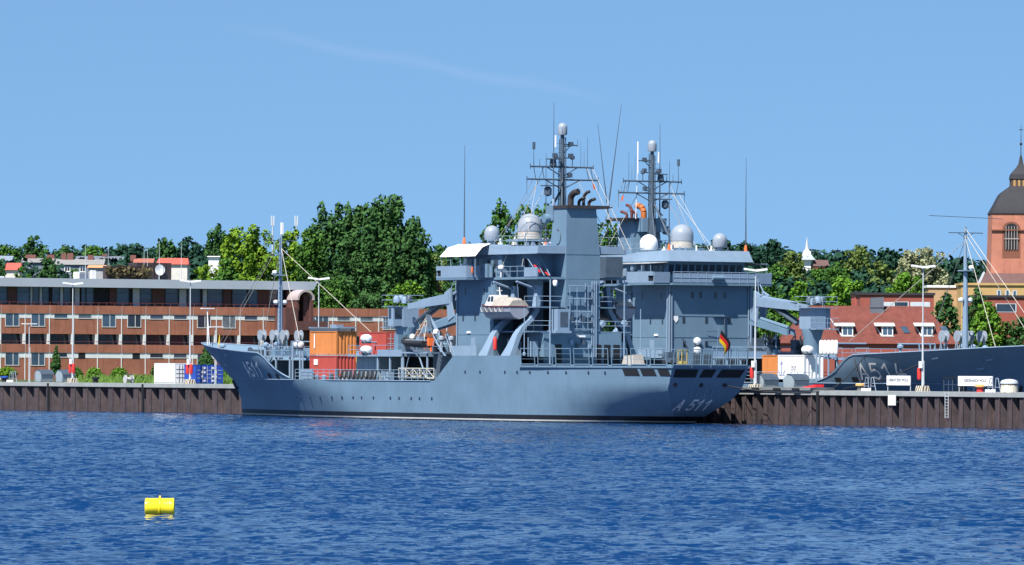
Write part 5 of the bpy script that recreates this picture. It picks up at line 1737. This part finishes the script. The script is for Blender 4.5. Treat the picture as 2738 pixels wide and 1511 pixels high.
# ------------------------------------------------------------------ right hand town
rh = house('long house with dark red hipped roof and white dormers behind the second ship', 2082, 2566, 817, 919, 960, 850, ROOFR, BRICKR, depth=13, hip=.36, chims=(), group=None, cat='house')
rx0, rzb = rh.location.x, rh.location.z
ze, zr = at_y(2324, 919, 850)[1] - rzb, at_y(2324, 817, 850)[1] - rzb
def on_slope(y):      # depth behind the front wall for a height on the roof
    return (y - ze) / (zr - ze) * 6.9 - .4
for p in (2267, 2374, 2480):
    x = at_y(p, 885, 850)[0] - rx0
    z0, z1 = at_y(p, 898, 852)[1] - rzb, at_y(p, 873, 852)[1] - rzb
    d0 = on_slope(z0)
    dm = MB().hexa([(x - .75, -d0 - 4, z0), (x + .75, -d0 - 4, z0), (x + .75, -d0 + .1, z0), (x - .75, -d0 + .1, z0), (x - .75, -d0 - 4, z1 + .5), (x + .75, -d0 - 4, z1 + .5), (x + .75, -d0 + .1, z1), (x - .75, -d0 + .1, z1)]).build('dormer', WHITE, rh)
    MB().hexa([(x - 1.7, -d0 - 4, z1 + .55), (x + 1.0, -d0 - 4, z1 + .55), (x + 1.0, -d0 + .35, z1 + .02), (x - 1.7, -d0 + .35, z1 + .02), (x - 1.7, -d0 - 4, z1 + .7), (x + 1.0, -d0 - 4, z1 + .7), (x + 1.0, -d0 + .35, z1 + .15), (x - 1.7, -d0 + .35, z1 + .15)]).build('dormer_roof', LIME, dm)
    MB().box(x - .6, x - .05, -d0 + .1, -d0 + .14, z0 + .15, z1 - .1).box(x + .05, x + .6, -d0 + .1, -d0 + .14, z0 + .15, z1 - .1).build('dormer_window', GLASSB, dm)
    MB().box(x - .85, x + .9, -d0 + .08, -d0 + .25, z0 - .1, z0).build('dormer_sill', LIME, dm)
    MB().hexa([(x - 1.5, -d0 - 1.3, z1 - .1), (x - 1.4, -d0 - 1.3, z1 - .1), (x - .75, -d0 + .2, z0 - .05), (x - .85, -d0 + .2, z0 - .05), (x - 1.5, -d0 - 1.3, z1), (x - 1.4, -d0 - 1.3, z1), (x - .75, -d0 + .2, z0 + .08), (x - .85, -d0 + .2, z0 + .08)]).build('dormer_flashing', LIME, dm)
for p in (2421, 2527):
    x = at_y(p, 882, 850)[0] - rx0
    z0, z1 = at_y(p, 891, 853)[1] - rzb, at_y(p, 874, 853)[1] - rzb
    a, b = on_slope(z0), on_slope(z1)
    MB().quad((x - .1, -a + .12, z0 + .05), (x + .75, -a + .12, z0 + .05), (x + .3, -b + .12, z1 + .05), (x - .55, -b + .12, z1 + .05)).build('skylight', GLASSB, rh)
x0, x1 = at_y(2326, 815, 856)[0] - rx0, at_y(2362, 815, 856)[0] - rx0
MB().box(x0, x1, -7.5, -5.2, zr - 2.2, zr - .2).box(x0 - .05, x1 + .05, -7.6, -5.1, zr - .2, zr + .05).hexa([(x0 + .1, -7.4, zr), (x1, -7.4, zr), (x1, -5.3, zr), (x0 + .1, -5.3, zr), (x0 + .1, -7.4, zr + 1.1), (x1, -7.4, zr + 1.2), (x1, -5.3, zr + 1.2), (x0 + .1, -5.3, zr + 1.1)]).build('lift_housing', mat('dark zinc', (.11, .12, .145), .5, .1, 1), rh)
mb = MB()
for p, q in ((2184, 2300), (2205, 2235)):
    mb.tube((at_y(p, 820, 852)[0] - rx0, -on_slope(zr - .5), zr - .4), (at_y(p + 35, 880, 852)[0] - rx0, -on_slope(ze + 1.8) + .1, ze + 1.9), .04)
mb.build('lightning_rod', LIME, rh)


def block(label, p0, p1, yt, yb, Y, m, bands=(), depth=12, cat='building', roofm=None, rz=0.0, name='brick_block'):
    xa, xb = at_y(p0, yt, Y)[0], at_y(p1, yt, Y)[0]
    pc = (p0 + p1) / 2
    zb = hill_z(0, Y) - 1
    zt = at_y(pc, yt, Y)[1] - zb
    t = thing(name, label, cat, ((xa + xb) / 2, Y, zb), rz)
    w = (xb - xa) / 2
    MB().box(-w, w, -depth, 0, 0, zt).build('wall', m, t)
    MB().box(-w - .2, w + .2, -depth - .2, .25, zt, zt + .35).build('roof', roofm or SLATE, t)
    for (c0, c1, y0, y1, gm) in bands:
        a, b = at_y(c0, y0, Y)[0] - (xa + xb) / 2, at_y(c1, y0, Y)[0] - (xa + xb) / 2
        z0, z1 = at_y(c0, y1, Y)[1] - zb, at_y(c0, y0, Y)[1] - zb
        f = MB().box(a - .1, b + .1, -.2, .04, z0 - .1, z1 + .08).build('window', GALV, t)
        n = max(1, int((b - a) / 1.6))
        mb = MB()
        for i in range(n): mb.box(a + (b - a) * i / n + .06, a + (b - a) * (i + 1) / n - .06, 0, .06, z0, z1)
        mb.build('pane', gm, f)
    return t


block('red brick block with window band behind the hipped roof house', 2300, 2497, 789, 870, 930, BRICKR, ((2352, 2394, 809, 819, GALV), (2395, 2428, 808, 818, GLASS), (2436, 2485, 809, 819, GALV)))
block('red brick block with dark window band right of the foremast', 2600, 2800, 796, 890, 935, BRICKR, ((2664, 2716, 813, 833, GLASS),))
block('small red brick stair block left of the second ship signal mast', 2288, 2302, 786, 860, 940, ROOFRB)
ob = block('ochre plastered building with three small windows below the church', 2570, 2800, 763, 860, 1000, OCHRE, ((2667, 2675, 777, 790, GLASSB), (2690, 2698, 777, 790, GLASSB), (2709, 2717, 778, 790, GLASSB)), roofm=OCHRE, name='ochre_building')
block('tan low building with white roof edge left of the ochre building', 2482, 2572, 769, 860, 1010, mat('tan plaster', (.42, .27, .15), .85, .08, .5), roofm=WHITE, name='tan_building')

# church
ch = thing('church', 'salmon brick church tower with dark curved roof, lantern and needle spire', 'church', (*(at_y(2735, 700, 1100)[0], 1100), hill_z(0, 1100)), 0)
cz = lambda y: at_y(2735, y, 1100)[1] - ch.location.z
hw0, hw1 = 5.95, 5.25
mb = MB().hexa([(-hw0, -11, 0), (hw0, -11, 0), (hw0, 0, 0), (-hw0, 0, 0), (-hw1, -10.6, cz(571)), (hw1, -10.6, cz(571)), (hw1, -.35, cz(571)), (-hw1, -.35, cz(571))])
mb.build('tower', CHURCH, ch)
for s in (-1, 1):
    xc = s * 1.98
    yv = lambda z: -.35 * z / cz(571) + .04
    poly = [(xc - 1.55, cz(690)), (xc + 1.55, cz(690)), (xc + 1.55, cz(612))] + [(xc + 1.55 * math.cos(q * math.pi / 8), cz(612) + 1.25 * math.sin(q * math.pi / 8)) for q in range(1, 8)] + [(xc - 1.55, cz(612))]
    f = MB().prism(poly, lambda a, b: (a, yv(b) - .3, b), lambda a, b: (a, yv(b), b)).build('arched_window', mat('dark brick reveal', (.20, .075, .045), .8), ch)
    p2 = [(xc - 1.2, cz(668)), (xc + 1.2, cz(668)), (xc + 1.2, cz(614))] + [(xc + 1.2 * math.cos(q * math.pi / 8), cz(614) + 1.05 * math.sin(q * math.pi / 8)) for q in range(1, 8)] + [(xc - 1.2, cz(614))]
    MB().prism(p2, lambda a, b: (a, yv(b) - .2, b), lambda a, b: (a, yv(b) + .05, b)).build('louvre', VOID, f)
    mb = MB()
    for k in range(5): mb.box(xc - 1.0 + k * .48, xc - .88 + k * .48, yv(22) + .02, yv(22) + .2, cz(668), cz(605))
    mb.box(xc - 1.25, xc + 1.25, yv(20) + .05, yv(20) + .2, cz(640), cz(637))
    mb.build('louvre_bar', mat('grey louvre bars', (.3, .27, .25), .8), f)
MB().box(-hw1 - .35, hw1 + .35, -.2, .02, cz(617), cz(614)).build('string_course', mat('dark brick reveal', (.2, .075, .045)), ch)
def sq(mb, prof):
    vs, fs = [], []
    for w, z in prof: vs += [(-w, -5.5 - w, z), (w, -5.5 - w, z), (w, -5.5 + w, z), (-w, -5.5 + w, z)]
    for i in range(len(prof) - 1):
        for q in range(4): fs.append((4 * i + q, 4 * i + (q + 1) % 4, 4 * i + 4 + (q + 1) % 4, 4 * i + 4 + q))
    fs += [(3, 2, 1, 0), tuple(range(len(vs) - 4, len(vs)))]
    return mb.add(vs, fs)
sq(MB(), [(5.35, cz(571)), (5.3, cz(567)), (4.7, cz(550)), (3.75, cz(520)), (3.4, cz(514)), (2.1, cz(499)), (1.9, cz(496))]).build('curved_roof', SLATE, ch, smooth=20)
ln = sq(MB(), [(1.8, cz(500)), (1.8, cz(476))]).build('lantern', mat('dark lantern wood', (.09, .055, .045), .7), ch)
mb = MB()
for k in range(4): mb.box(-1.4 + k * .8, -1.05 + k * .8, -3.7, -3.66, cz(510), cz(480))
mb.build('lantern_louvre', mat('ochre louvres', (.42, .26, .09), .7), ln)
sq(MB(), [(1.95, cz(477)), (1.9, cz(474)), (1.75, cz(464)), (1.3, cz(455)), (.8, cz(446)), (.42, cz(436)), (.2, cz(418)), (.12, cz(412))]).build('cupola', SLATE, ch, smooth=20)
MB().tube((0, -5.5, cz(416)), (0, -5.5, cz(330)), .09, .03).lathe([(.02, 0), (.22, .2), (.22, .4), (.02, .6)], (0, -5.5, cz(387)), 10).box(-.35, .35, -5.53, -5.47, cz(345), cz(343)).build('spire_needle', BLACK, ch)
nz = cz(731)
MB().add([(-8.4, 7, cz(775)), (14, 7, cz(775)), (14, -13, cz(775)), (-8.4, -13, cz(775)), (-6.7, .25, nz), (14, .25, nz)], [(0, 1, 5, 4), (1, 2, 5), (2, 3, 4, 5), (3, 0, 4), (0, 3, 2, 1)]).build('nave_roof', ROOFB, ch, smooth=0)
MB().box(-8.2, 14, -13, 6.8, 0, cz(776)).build('nave', CHURCH, ch)
MB().tube((-8.5, 7, cz(775)), (-6.7, .25, nz + .1), .22, n=4).build('gable_edge', GALV, ch)

ch2 = thing('chapel', 'distant white church steeple with brown nave roof above the green trees', 'church', (*(at_y(2158, 700, 1500)[0], 1500), hill_z(0, 1500)), 0)
c2 = lambda y: at_y(2158, y, 1500)[1] - ch2.location.z
MB().box(-.9, .9, -1.8, 0, 0, c2(672)).build('tower', WHITE, ch2)
MB().lathe([(1.3, c2(686)), (1.05, c2(678)), (.75, c2(671)), (.42, c2(665)), (.3, c2(655)), (.04, c2(634))], (0, -.9, 0), 8).build('spire', mat('white painted spire', (.5, .5, .52), .5), ch2)
MB().add([(-1.4, .9, c2(695)), (1.9, .9, c2(695)), (1.9, -2.5, c2(695)), (-1.4, -2.5, c2(695)), (0, -.9, c2(671)), (.4, -.9, c2(671))], [(0, 1, 5, 4), (1, 2, 5), (2, 3, 4, 5), (3, 0, 4), (0, 3, 2, 1)]).build('steeple_roof', mat('pale lead roof', (.30, .34, .38), .5), ch2, smooth=0)
MB().add([(1.4, 1.5, c2(712)), (5.2, 1.5, c2(712)), (5.2, -5, c2(712)), (1.4, -5, c2(712)), (1.4, -2, c2(694)), (5.0, -2, c2(695))], [(0, 1, 5, 4), (1, 2, 5), (2, 3, 4, 5), (3, 0, 4), (0, 3, 2, 1)]).build('nave_roof', ROOFB, ch2, smooth=0)
MB().box(1.5, 5.1, -5, 1.3, 0, c2(712)).build('nave', BRICKR, ch2)


# ------------------------------------------------------------------ trees
def leaf_mesh(name, m, lobes, size, dens, rng, stretch=1.0, up=0.0):
    """leaf-sized faces spread through the lobes; lobes = (centre, radii)"""
    P, N, T = [], [], []
    for c, r in lobes:
        area = 4 * math.pi * ((r[0] * r[1]) ** 1.6 + (r[0] * r[2]) ** 1.6 + (r[1] * r[2]) ** 1.6) ** (1 / 1.6) / 3 ** (1 / 1.6)
        n = max(12, int(dens * area / size ** 2))
        d = rng.normal(size=(n, 3))
        d /= np.linalg.norm(d, axis=1)[:, None]
        rad = 0.62 + 0.45 * rng.random((n, 1)) ** .7
        P.append(np.array(c) + d * np.array(r) * rad)
        N.append(d + rng.normal(size=(n, 3)) * .42 + np.array([0, 0, up]))
        T.append(np.clip(rng.random() * .55 + rng.random(n) * .5, 0, 1))
    P, N, T = np.concatenate(P), np.concatenate(N), np.concatenate(T)
    N /= np.linalg.norm(N, axis=1)[:, None]
    n = len(P)
    a = np.cross(N, np.array([0.0, 0, 1]) + rng.normal(size=(n, 3)) * .35)
    a /= np.linalg.norm(a, axis=1)[:, None] + 1e-9
    b = np.cross(N, a)
    s = size * (.55 + .75 * rng.random((n, 1)))
    a, b = a * s * .5, b * s * .5 * stretch
    k = .35 + .4 * rng.random((n, 1))
    V = np.stack([P - a * k - b, P + a - b * .2, P + a * k + b, P - a + b * .25], 1).reshape(-1, 3).astype(np.float32)
    F = np.arange(4 * n, dtype=np.int32)
    me = bpy.data.meshes.new(name)
    me.vertices.add(4 * n); me.vertices.foreach_set('co', V.ravel())
    me.loops.add(4 * n); me.loops.foreach_set('vertex_index', F)
    me.polygons.add(n); me.polygons.foreach_set('loop_start', np.arange(0, 4 * n, 4, dtype=np.int32))
    me.update(); me.validate()
    at = me.attributes.new('tone', 'FLOAT', 'FACE')
    at.data.foreach_set('value', T.astype(np.float32))
    me.materials.append(m)
    return me


def tree(label, px, yt, hw, Y, kind, name='broadleaf_tree', shape='round', seed=None, leaf=.75, dens=1.0, bottom=.18, group=None, cat='tree', zmin=None):
    rng = np.random.default_rng(seed if seed is not None else int(px * 7 + yt))
    X, ztop = at_y(px, yt, Y)
    zg = hill_z(X, Y) if zmin is None else zmin
    H = max(ztop - zg, 2.0)
    Rr = hw * Y / FPX
    t = thing(name, label, cat, (X, Y, zg), rng.random() * 0.01, group)
    zb = H * bottom
    cz_, rz_ = (zb + H) / 2, (H - zb) / 2
    lobes = []
    rl = (.17 if shape != 'cone' else .3) * Rr * (1.0 if Rr < 4 else .85)
    pe = 1.6
    area = 4 * math.pi * (((Rr * Rr) ** pe + 2 * (Rr * rz_) ** pe) / 3) ** (1 / pe)
    nl = int(min(200, max(26, (1.7 if shape == 'poplar' else 1.35) * area / (math.pi * rl * rl))))
    flat = 2.6 if shape in ('round', 'poplar') else 2.0
    for i in range(nl):
        d = rng.normal(size=3)
        d /= np.linalg.norm(d)
        lr = rl * (.75 + .75 * rng.random())
        k = (abs(d[0]) ** flat + abs(d[1]) ** flat + abs(d[2]) ** flat) ** (-1 / flat)
        q = (.62 + .42 * rng.random()) * k
        vz = {'poplar': 1.9, 'cone': 1.3, 'spread': .8}.get(shape, 1.0)
        c = np.array([d[0] * (Rr - lr * .6) * q, d[1] * (Rr - lr * .6) * q * .85, cz_ + d[2] * (rz_ - lr * vz * .7) * q])
        f = (c[2] - zb) / (H - zb)
        if shape == 'cone':
            w = max(.1, (1 - f) ** .8 * 1.25) if f > .3 else .8
            c[0] *= w; c[1] *= w; lr *= max(.4, min(1, w * 1.1))
        r = (lr * (.75 if shape == 'poplar' else 1), lr * (.75 if shape == 'poplar' else 1), lr * vz)
        c[2] = max(min(c[2], H - r[2]), zb + r[2] * .5)
        lobes.append((tuple(c), r))
    lobes.append(((rng.normal() * .1 * Rr, 0, H - rl * 1.3), (rl, rl, rl * 1.3)))
    core = .5 if shape != 'cone' else .3
    lobes.append(((0, 0, cz_), (Rr * core, Rr * core, rz_ * .66)))
    me = leaf_mesh('crown', LEAF[kind], lobes, leaf * .66, dens * 1.05, rng, 1.6 if shape == 'poplar' else 1.15, .25)
    o = bpy.data.objects.new('crown', me)
    COL.objects.link(o)
    o.parent = t
    mb = MB(False).tube((0, 0, -.5), (0, 0, H * .6), .022 * H + .05, .01 * H, 8)
    for c, r in lobes[:6]: mb.tube((0, 0, min(c[2] * .6, H * .5)), c, .008 * H + .03, .02, 5)
    mb.build('trunk', BARK, t)
    return t


G1, G2 = 'trees behind the office block', 'trees of the right-hand town'
tree('tall dark tree on the skyline at far left above the grey roofs', 92, 630, 46, 1500, 'dark', leaf=1.0, group=G1)
tree('mid green tree at the left picture edge on the skyline', 22, 653, 42, 1480, 'mid', leaf=1.0, group=G1)
tree('rounded skyline tree right of the tall dark one, above the chimneys', 176, 654, 44, 1600, 'dark', leaf=1.0, group=G1)
tree('lighter skyline tree above the blue grey house', 248, 655, 46, 1620, 'mid', leaf=1.0, group=G1)
tree('bushy dark tree standing directly behind the office roof at left', 128, 689, 33, 1085, 'dark', leaf=.7, group=G1, bottom=.1)
tree('lower green tree between the red roof and the bushy dark tree', 62, 712, 32, 1083, 'mid', leaf=.7, group=G1, bottom=.1)
tree('small light green tree below the two bright windows', 198, 719, 26, 1080, 'mid', leaf=.7, group=G1, bottom=.1)
tree('dark tree cut by the left picture edge behind the roof', 2, 696, 16, 1090, 'dark', leaf=.7, group=G1, bottom=.1)
tree('broad dark blue green tree above the red roofs', 350, 650, 52, 1700, 'blue', leaf=1.1, group=G1)
tree('dark skyline tree left of the antenna with pale tip', 445, 636, 34, 1480, 'dark', leaf=1.0, shape='poplar', group=G1)
tree('dark skyline tree between antenna poles and foremast', 505, 632, 40, 1450, 'blue', leaf=1.0, group=G1)
tree('dark pointed tree left of the yellow green trees', 588, 600, 50, 1380, 'dark', shape='poplar', leaf=.9, group=G1)
tree('yellow green bush over the roof end left of the white block', 548, 707, 46, 1080, 'lime', leaf=.65, group=G1, bottom=.1)
tree('wide yellow green tree behind the foremast', 672, 601, 92, 1110, 'lime', leaf=.75, group=G1)
tree('yellow green tree between foremast and the big dark tree', 790, 608, 66, 1105, 'lime', leaf=.75, group=G1)
tree('green tree below the wide yellow green one at the roof edge', 610, 690, 44, 1075, 'mid', leaf=.7, group=G1, bottom=.08)
tree('left half of the great dark green tree group amidships', 895, 540, 86, 1075, 'dark', shape='poplar', leaf=.75, dens=1.1, group=G1, bottom=.1)
tree('tallest dark green tree in the great group amidships', 1045, 517, 92, 1070, 'dark', shape='poplar', leaf=.75, dens=1.1, group=G1, bottom=.1)
tree('middle tree of the great dark group, filling the saddle', 968, 548, 74, 1080, 'dark', shape='poplar', leaf=.75, dens=1.1, group=G1, bottom=.1)
tree('right shoulder tree of the great dark group', 1108, 596, 56, 1062, 'dark', leaf=.75, group=G1)
tree('front tree filling the middle of the great dark group', 965, 610, 105, 1058, 'dark', leaf=.72, group=G1, bottom=.12)
tree('left shoulder tree of the great dark group', 835, 612, 52, 1066, 'mid', leaf=.72, group=G1)
tree('lower right tree of the great dark group, by the white awning', 1128, 640, 40, 1064, 'mid', leaf=.7, group=G1)
tree('small round dark tree beside the white awning', 1180, 651, 30, 1450, 'dark', leaf=.9, group=G1)
tree('yellowish tree in front of the small round dark tree', 1168, 680, 40, 1160, 'olive', leaf=.7, group=G1)
tree('withered brown tree below the yellowish one', 1130, 702, 48, 1066, 'brown', leaf=.6, group=G1, bottom=.3)
tree('fresh green bush above the deck crane', 1085, 750, 62, 1046, 'bright', leaf=.6, group=G1, bottom=.05)
tree('dark bush between the deck crane and the ship wall', 1200, 755, 42, 1044, 'dark', leaf=.6, group=G1, bottom=.05)
tree('dark bush right of the pier lamp head', 905, 740, 52, 1045, 'mid', leaf=.6, group=G1, bottom=.05)
tree('low olive bush on top of the long wall', 985, 782, 60, 1040, 'dark', leaf=.55, group=G1, bottom=.03)
tree('green tree beside the barrel roofed stair tower', 828, 745, 42, 1048, 'mid', leaf=.6, group=G1, bottom=.05)
tree('left poplar seen between the two ship bridges', 1342, 533, 42, 1240, 'mid', 'poplar_tree', 'poplar', leaf=.8, group='poplars behind the ships', bottom=.06)
tree('middle poplar behind the grey radome', 1402, 546, 42, 1250, 'mid', 'poplar_tree', 'poplar', leaf=.8, group='poplars behind the ships', bottom=.06)
tree('poplar just left of the funnel and mast', 1458, 540, 42, 1245, 'mid', 'poplar_tree', 'poplar', leaf=.8, group='poplars behind the ships', bottom=.06)
tree('low poplar beside the small grey radome', 1296, 610, 18, 1240, 'dark', 'poplar_tree', 'poplar', leaf=.8, group='poplars behind the ships', bottom=.06)
tree('poplar in the gap between the two funnels', 1622, 577, 46, 1235, 'mid', 'poplar_tree', 'poplar', leaf=.8, group='poplars behind the ships', bottom=.06)
tree('dark green tree seen low through the gap between the ships', 1625, 690, 60, 1060, 'mid', leaf=.7, group=G2, bottom=.05)
tree('olive green tree with soft crown left of the white steeple', 2118, 672, 48, 1300, 'olive', leaf=.75, group=G2)
tree('dark skyline trees row end beside the bridge roof', 1925, 636, 46, 1750, 'blue', shape='poplar', leaf=1.1, group=G2)
tree('second dark skyline tree right of the bridge roof', 1992, 645, 34, 1780, 'blue', shape='poplar', leaf=1.1, group=G2)
tree('third dark skyline tree, nearest the bridge wing', 2070, 640, 34, 1760, 'blue', shape='poplar', leaf=1.1, group=G2)
tree('feathery green tree on the skyline right of the steeple', 2290, 654, 44, 1480, 'olive', leaf=.85, group=G2)
tree('rounded green tree below the feathery one', 2232, 700, 46, 1250, 'mid', leaf=.75, group=G2)
tree('fresh green tree behind the hipped roof left end', 2262, 738, 60, 1000, 'bright', leaf=.7, group=G2, bottom=.06)
tree('fresh green tree behind the crane jib', 2142, 752, 40, 985, 'bright', leaf=.65, group=G2, bottom=.06)
tree('dark green tree behind the folded crane boom', 2066, 752, 42, 990, 'mid', leaf=.65, group=G2, bottom=.06)
tree('shady green tree behind the bridge wing at right', 2075, 705, 48, 1180, 'mid', leaf=.75, group=G2)
tree('flowering chestnut with pale blossom candles', 2468, 660, 82, 1200, 'blossom', 'chestnut_tree', 'round', leaf=.7, group=G2, bottom=.1)
tree('fresh green round tree below the flowering chestnut', 2424, 728, 58, 1020, 'bright', leaf=.65, group=G2, bottom=.06)
tree('pale olive tree left of the flowering chestnut', 2355, 696, 44, 1230, 'olive', leaf=.75, group=G2)
tree('green tree between steeple and pale olive tree', 2190, 716, 44, 1120, 'mid', leaf=.7, group=G2)
tree('dark tree left of the second foremast, right of the hipped roof', 2528, 780, 38, 905, 'dark', leaf=.6, group=G2, bottom=.08)
tree('dark tree right behind the second foremast', 2608, 768, 36, 905, 'dark', leaf=.6, group=G2, bottom=.08)
tree('fresh green tree standing before the red brick block at right', 2640, 806, 46, 865, 'bright', leaf=.55, group=G2, bottom=.06)
tree('dark tree at the right picture edge above the dark bow', 2728, 846, 34, 860, 'dark', leaf=.55, group=G2, bottom=.06)
tree('small pale olive bush between two trees above the dark bow', 2690, 860, 22, 868, 'olive', leaf=.5, group=G2, bottom=.06)
tree('dark skyline tree left of the church tower', 2612, 702, 40, 1550, 'blue', leaf=1.0, group=G2)
tree('small conifer on the quay at the left picture edge', 150, 922, 16, 880, 'dark', 'conifer', 'cone', leaf=.32, group='conifers before the office block', bottom=.14, dens=1.5)
tree('round topped conifer behind the blue container', 551, 916, 25, 820, 'dark', 'conifer', 'cone', leaf=.34, group='conifers before the office block', bottom=.12, dens=1.5)
# creeper on the office roof
rng = np.random.default_rng(5)
crx = thing('creeper', 'withered brown creeper covering the roof structure on the office block', 'creeper', (*(at_y(340, 745, 1002)[0], 1004), 18.9), R(30))
lob = [((-3.4 + .62 * i + rng.normal() * .1, rng.normal() * .3, 1.0 + rng.random() * 1.0), (.75, .5, .8)) for i in range(12)]
MB(False).box(-3.6, 3.6, .2, 1.6, 0, 2.3).build('trellis', mat('dark plant room', (.045, .032, .036)), crx)
o = bpy.data.objects.new('leaves', leaf_mesh('leaves', LEAF['net'], lob, .38, 1.5, rng, 1.6))
COL.objects.link(o)
o.parent = crx


def wood(name, label, spans, leaf, seed):
    rng = np.random.default_rng(seed)
    lobes = []
    for p0, p1, yt0, yt1, Y, step in spans:
        p = p0
        while p < p1:
            f = (p - p0) / (p1 - p0)
            yt = yt0 + (yt1 - yt0) * f + rng.normal() * 4
            Yq = Y + rng.normal() * 25
            X, zt = at_y(p, yt, Yq)
            r = 1.6 + rng.random() * 1.6
            zg = hill_z(X, Yq)
            for q in range(6):
                z = zt - r - q * r * 1.25
                if z < zg - 1: break
                lobes.append(((X + rng.normal() * r * .6, Yq + rng.normal() * 2, z), (r * (1 + .15 * q), r, r * 1.3)))
            p += step * (.6 + .8 * rng.random())
    me = leaf_mesh(name, LEAF['blue'], lobes, leaf, .9, rng, 1.4, .2)
    o = bpy.data.objects.new(name, me)
    COL.objects.link(o)
    tag(o, label, 'wood', kind='stuff')


wood('far_wood', 'dark wood along the far skyline', ((-20, 640, 672, 668, 1950, 12), (640, 1240, 690, 670, 1950, 14), (1240, 1700, 660, 650, 1950, 16), (1700, 2120, 655, 668, 1950, 10), (2120, 2420, 678, 676, 1900, 10), (2420, 2760, 690, 708, 1900, 12)), 1.3, 3)
wood('slope_wood', 'mixed green scrub filling the slope between the houses and trees',
     ((-20, 700, 708, 690, 1300, 16), (700, 1240, 700, 700, 1250, 18), (1800, 2600, 715, 740, 1350, 14), (1240, 1800, 690, 700, 1350, 18), (2000, 2500, 760, 770, 1080, 16)), 1.0, 4)


def grass():
    rng = np.random.default_rng(9)
    n = 6000
    t, c = -150 + rng.random(n) * 90, -19 - rng.random(n) * 26
    h = .35 + .9 * rng.random(n) ** 2
    mb = MB(False)
    vs, fs = [], []
    for i in range(n):
        p = tc(t[i], c[i], 3.3)
        w = .12 + .1 * rng.random()
        dx = rng.normal() * .25
        vs += [(p.x - w, p.y, p.z), (p.x + w, p.y, p.z), (p.x + dx + w * .4, p.y + rng.normal() * .1, p.z + h[i]), (p.x + dx - w * .4, p.y, p.z + h[i] * .9)]
        fs.append((4 * i, 4 * i + 1, 4 * i + 2, 4 * i + 3))
    mb.add(vs, fs)
    me = bpy.data.meshes.new('grass')
    me.from_pydata(mb.v, [], mb.f)
    me.materials.append(GRASSM)
    o = bpy.data.objects.new('grass', me)
    COL.objects.link(o)
    tag(o, 'strip of long green grass between quay and office block', 'grass', kind='stuff')


grass()
bush_spots = [('bright green shrub at the quay edge left of the doors', 252, 1000, 22, 'bright'), ('green shrub right of the pink door', 318, 992, 22, 'bright'), ('brown shrub left of the white container', 412, 978, 10, 'olive'), ('light shrub at the left edge below the window', 20, 1002, 26, 'lime'), ('red flowering shrub under the A 511 bow', 602, 996, 12, 'bright'), ('low shrub between the skips and the red lifebuoy cases', 205, 1004, 18, 'mid')]
for lb, px, yt, hw, k in bush_spots:
    tree(lb, px, yt, hw, 905, k, 'shrub', 'spread', leaf=.28, dens=1.2, bottom=.02, group='shrubs between quay and office block', cat='shrub', zmin=3.3)
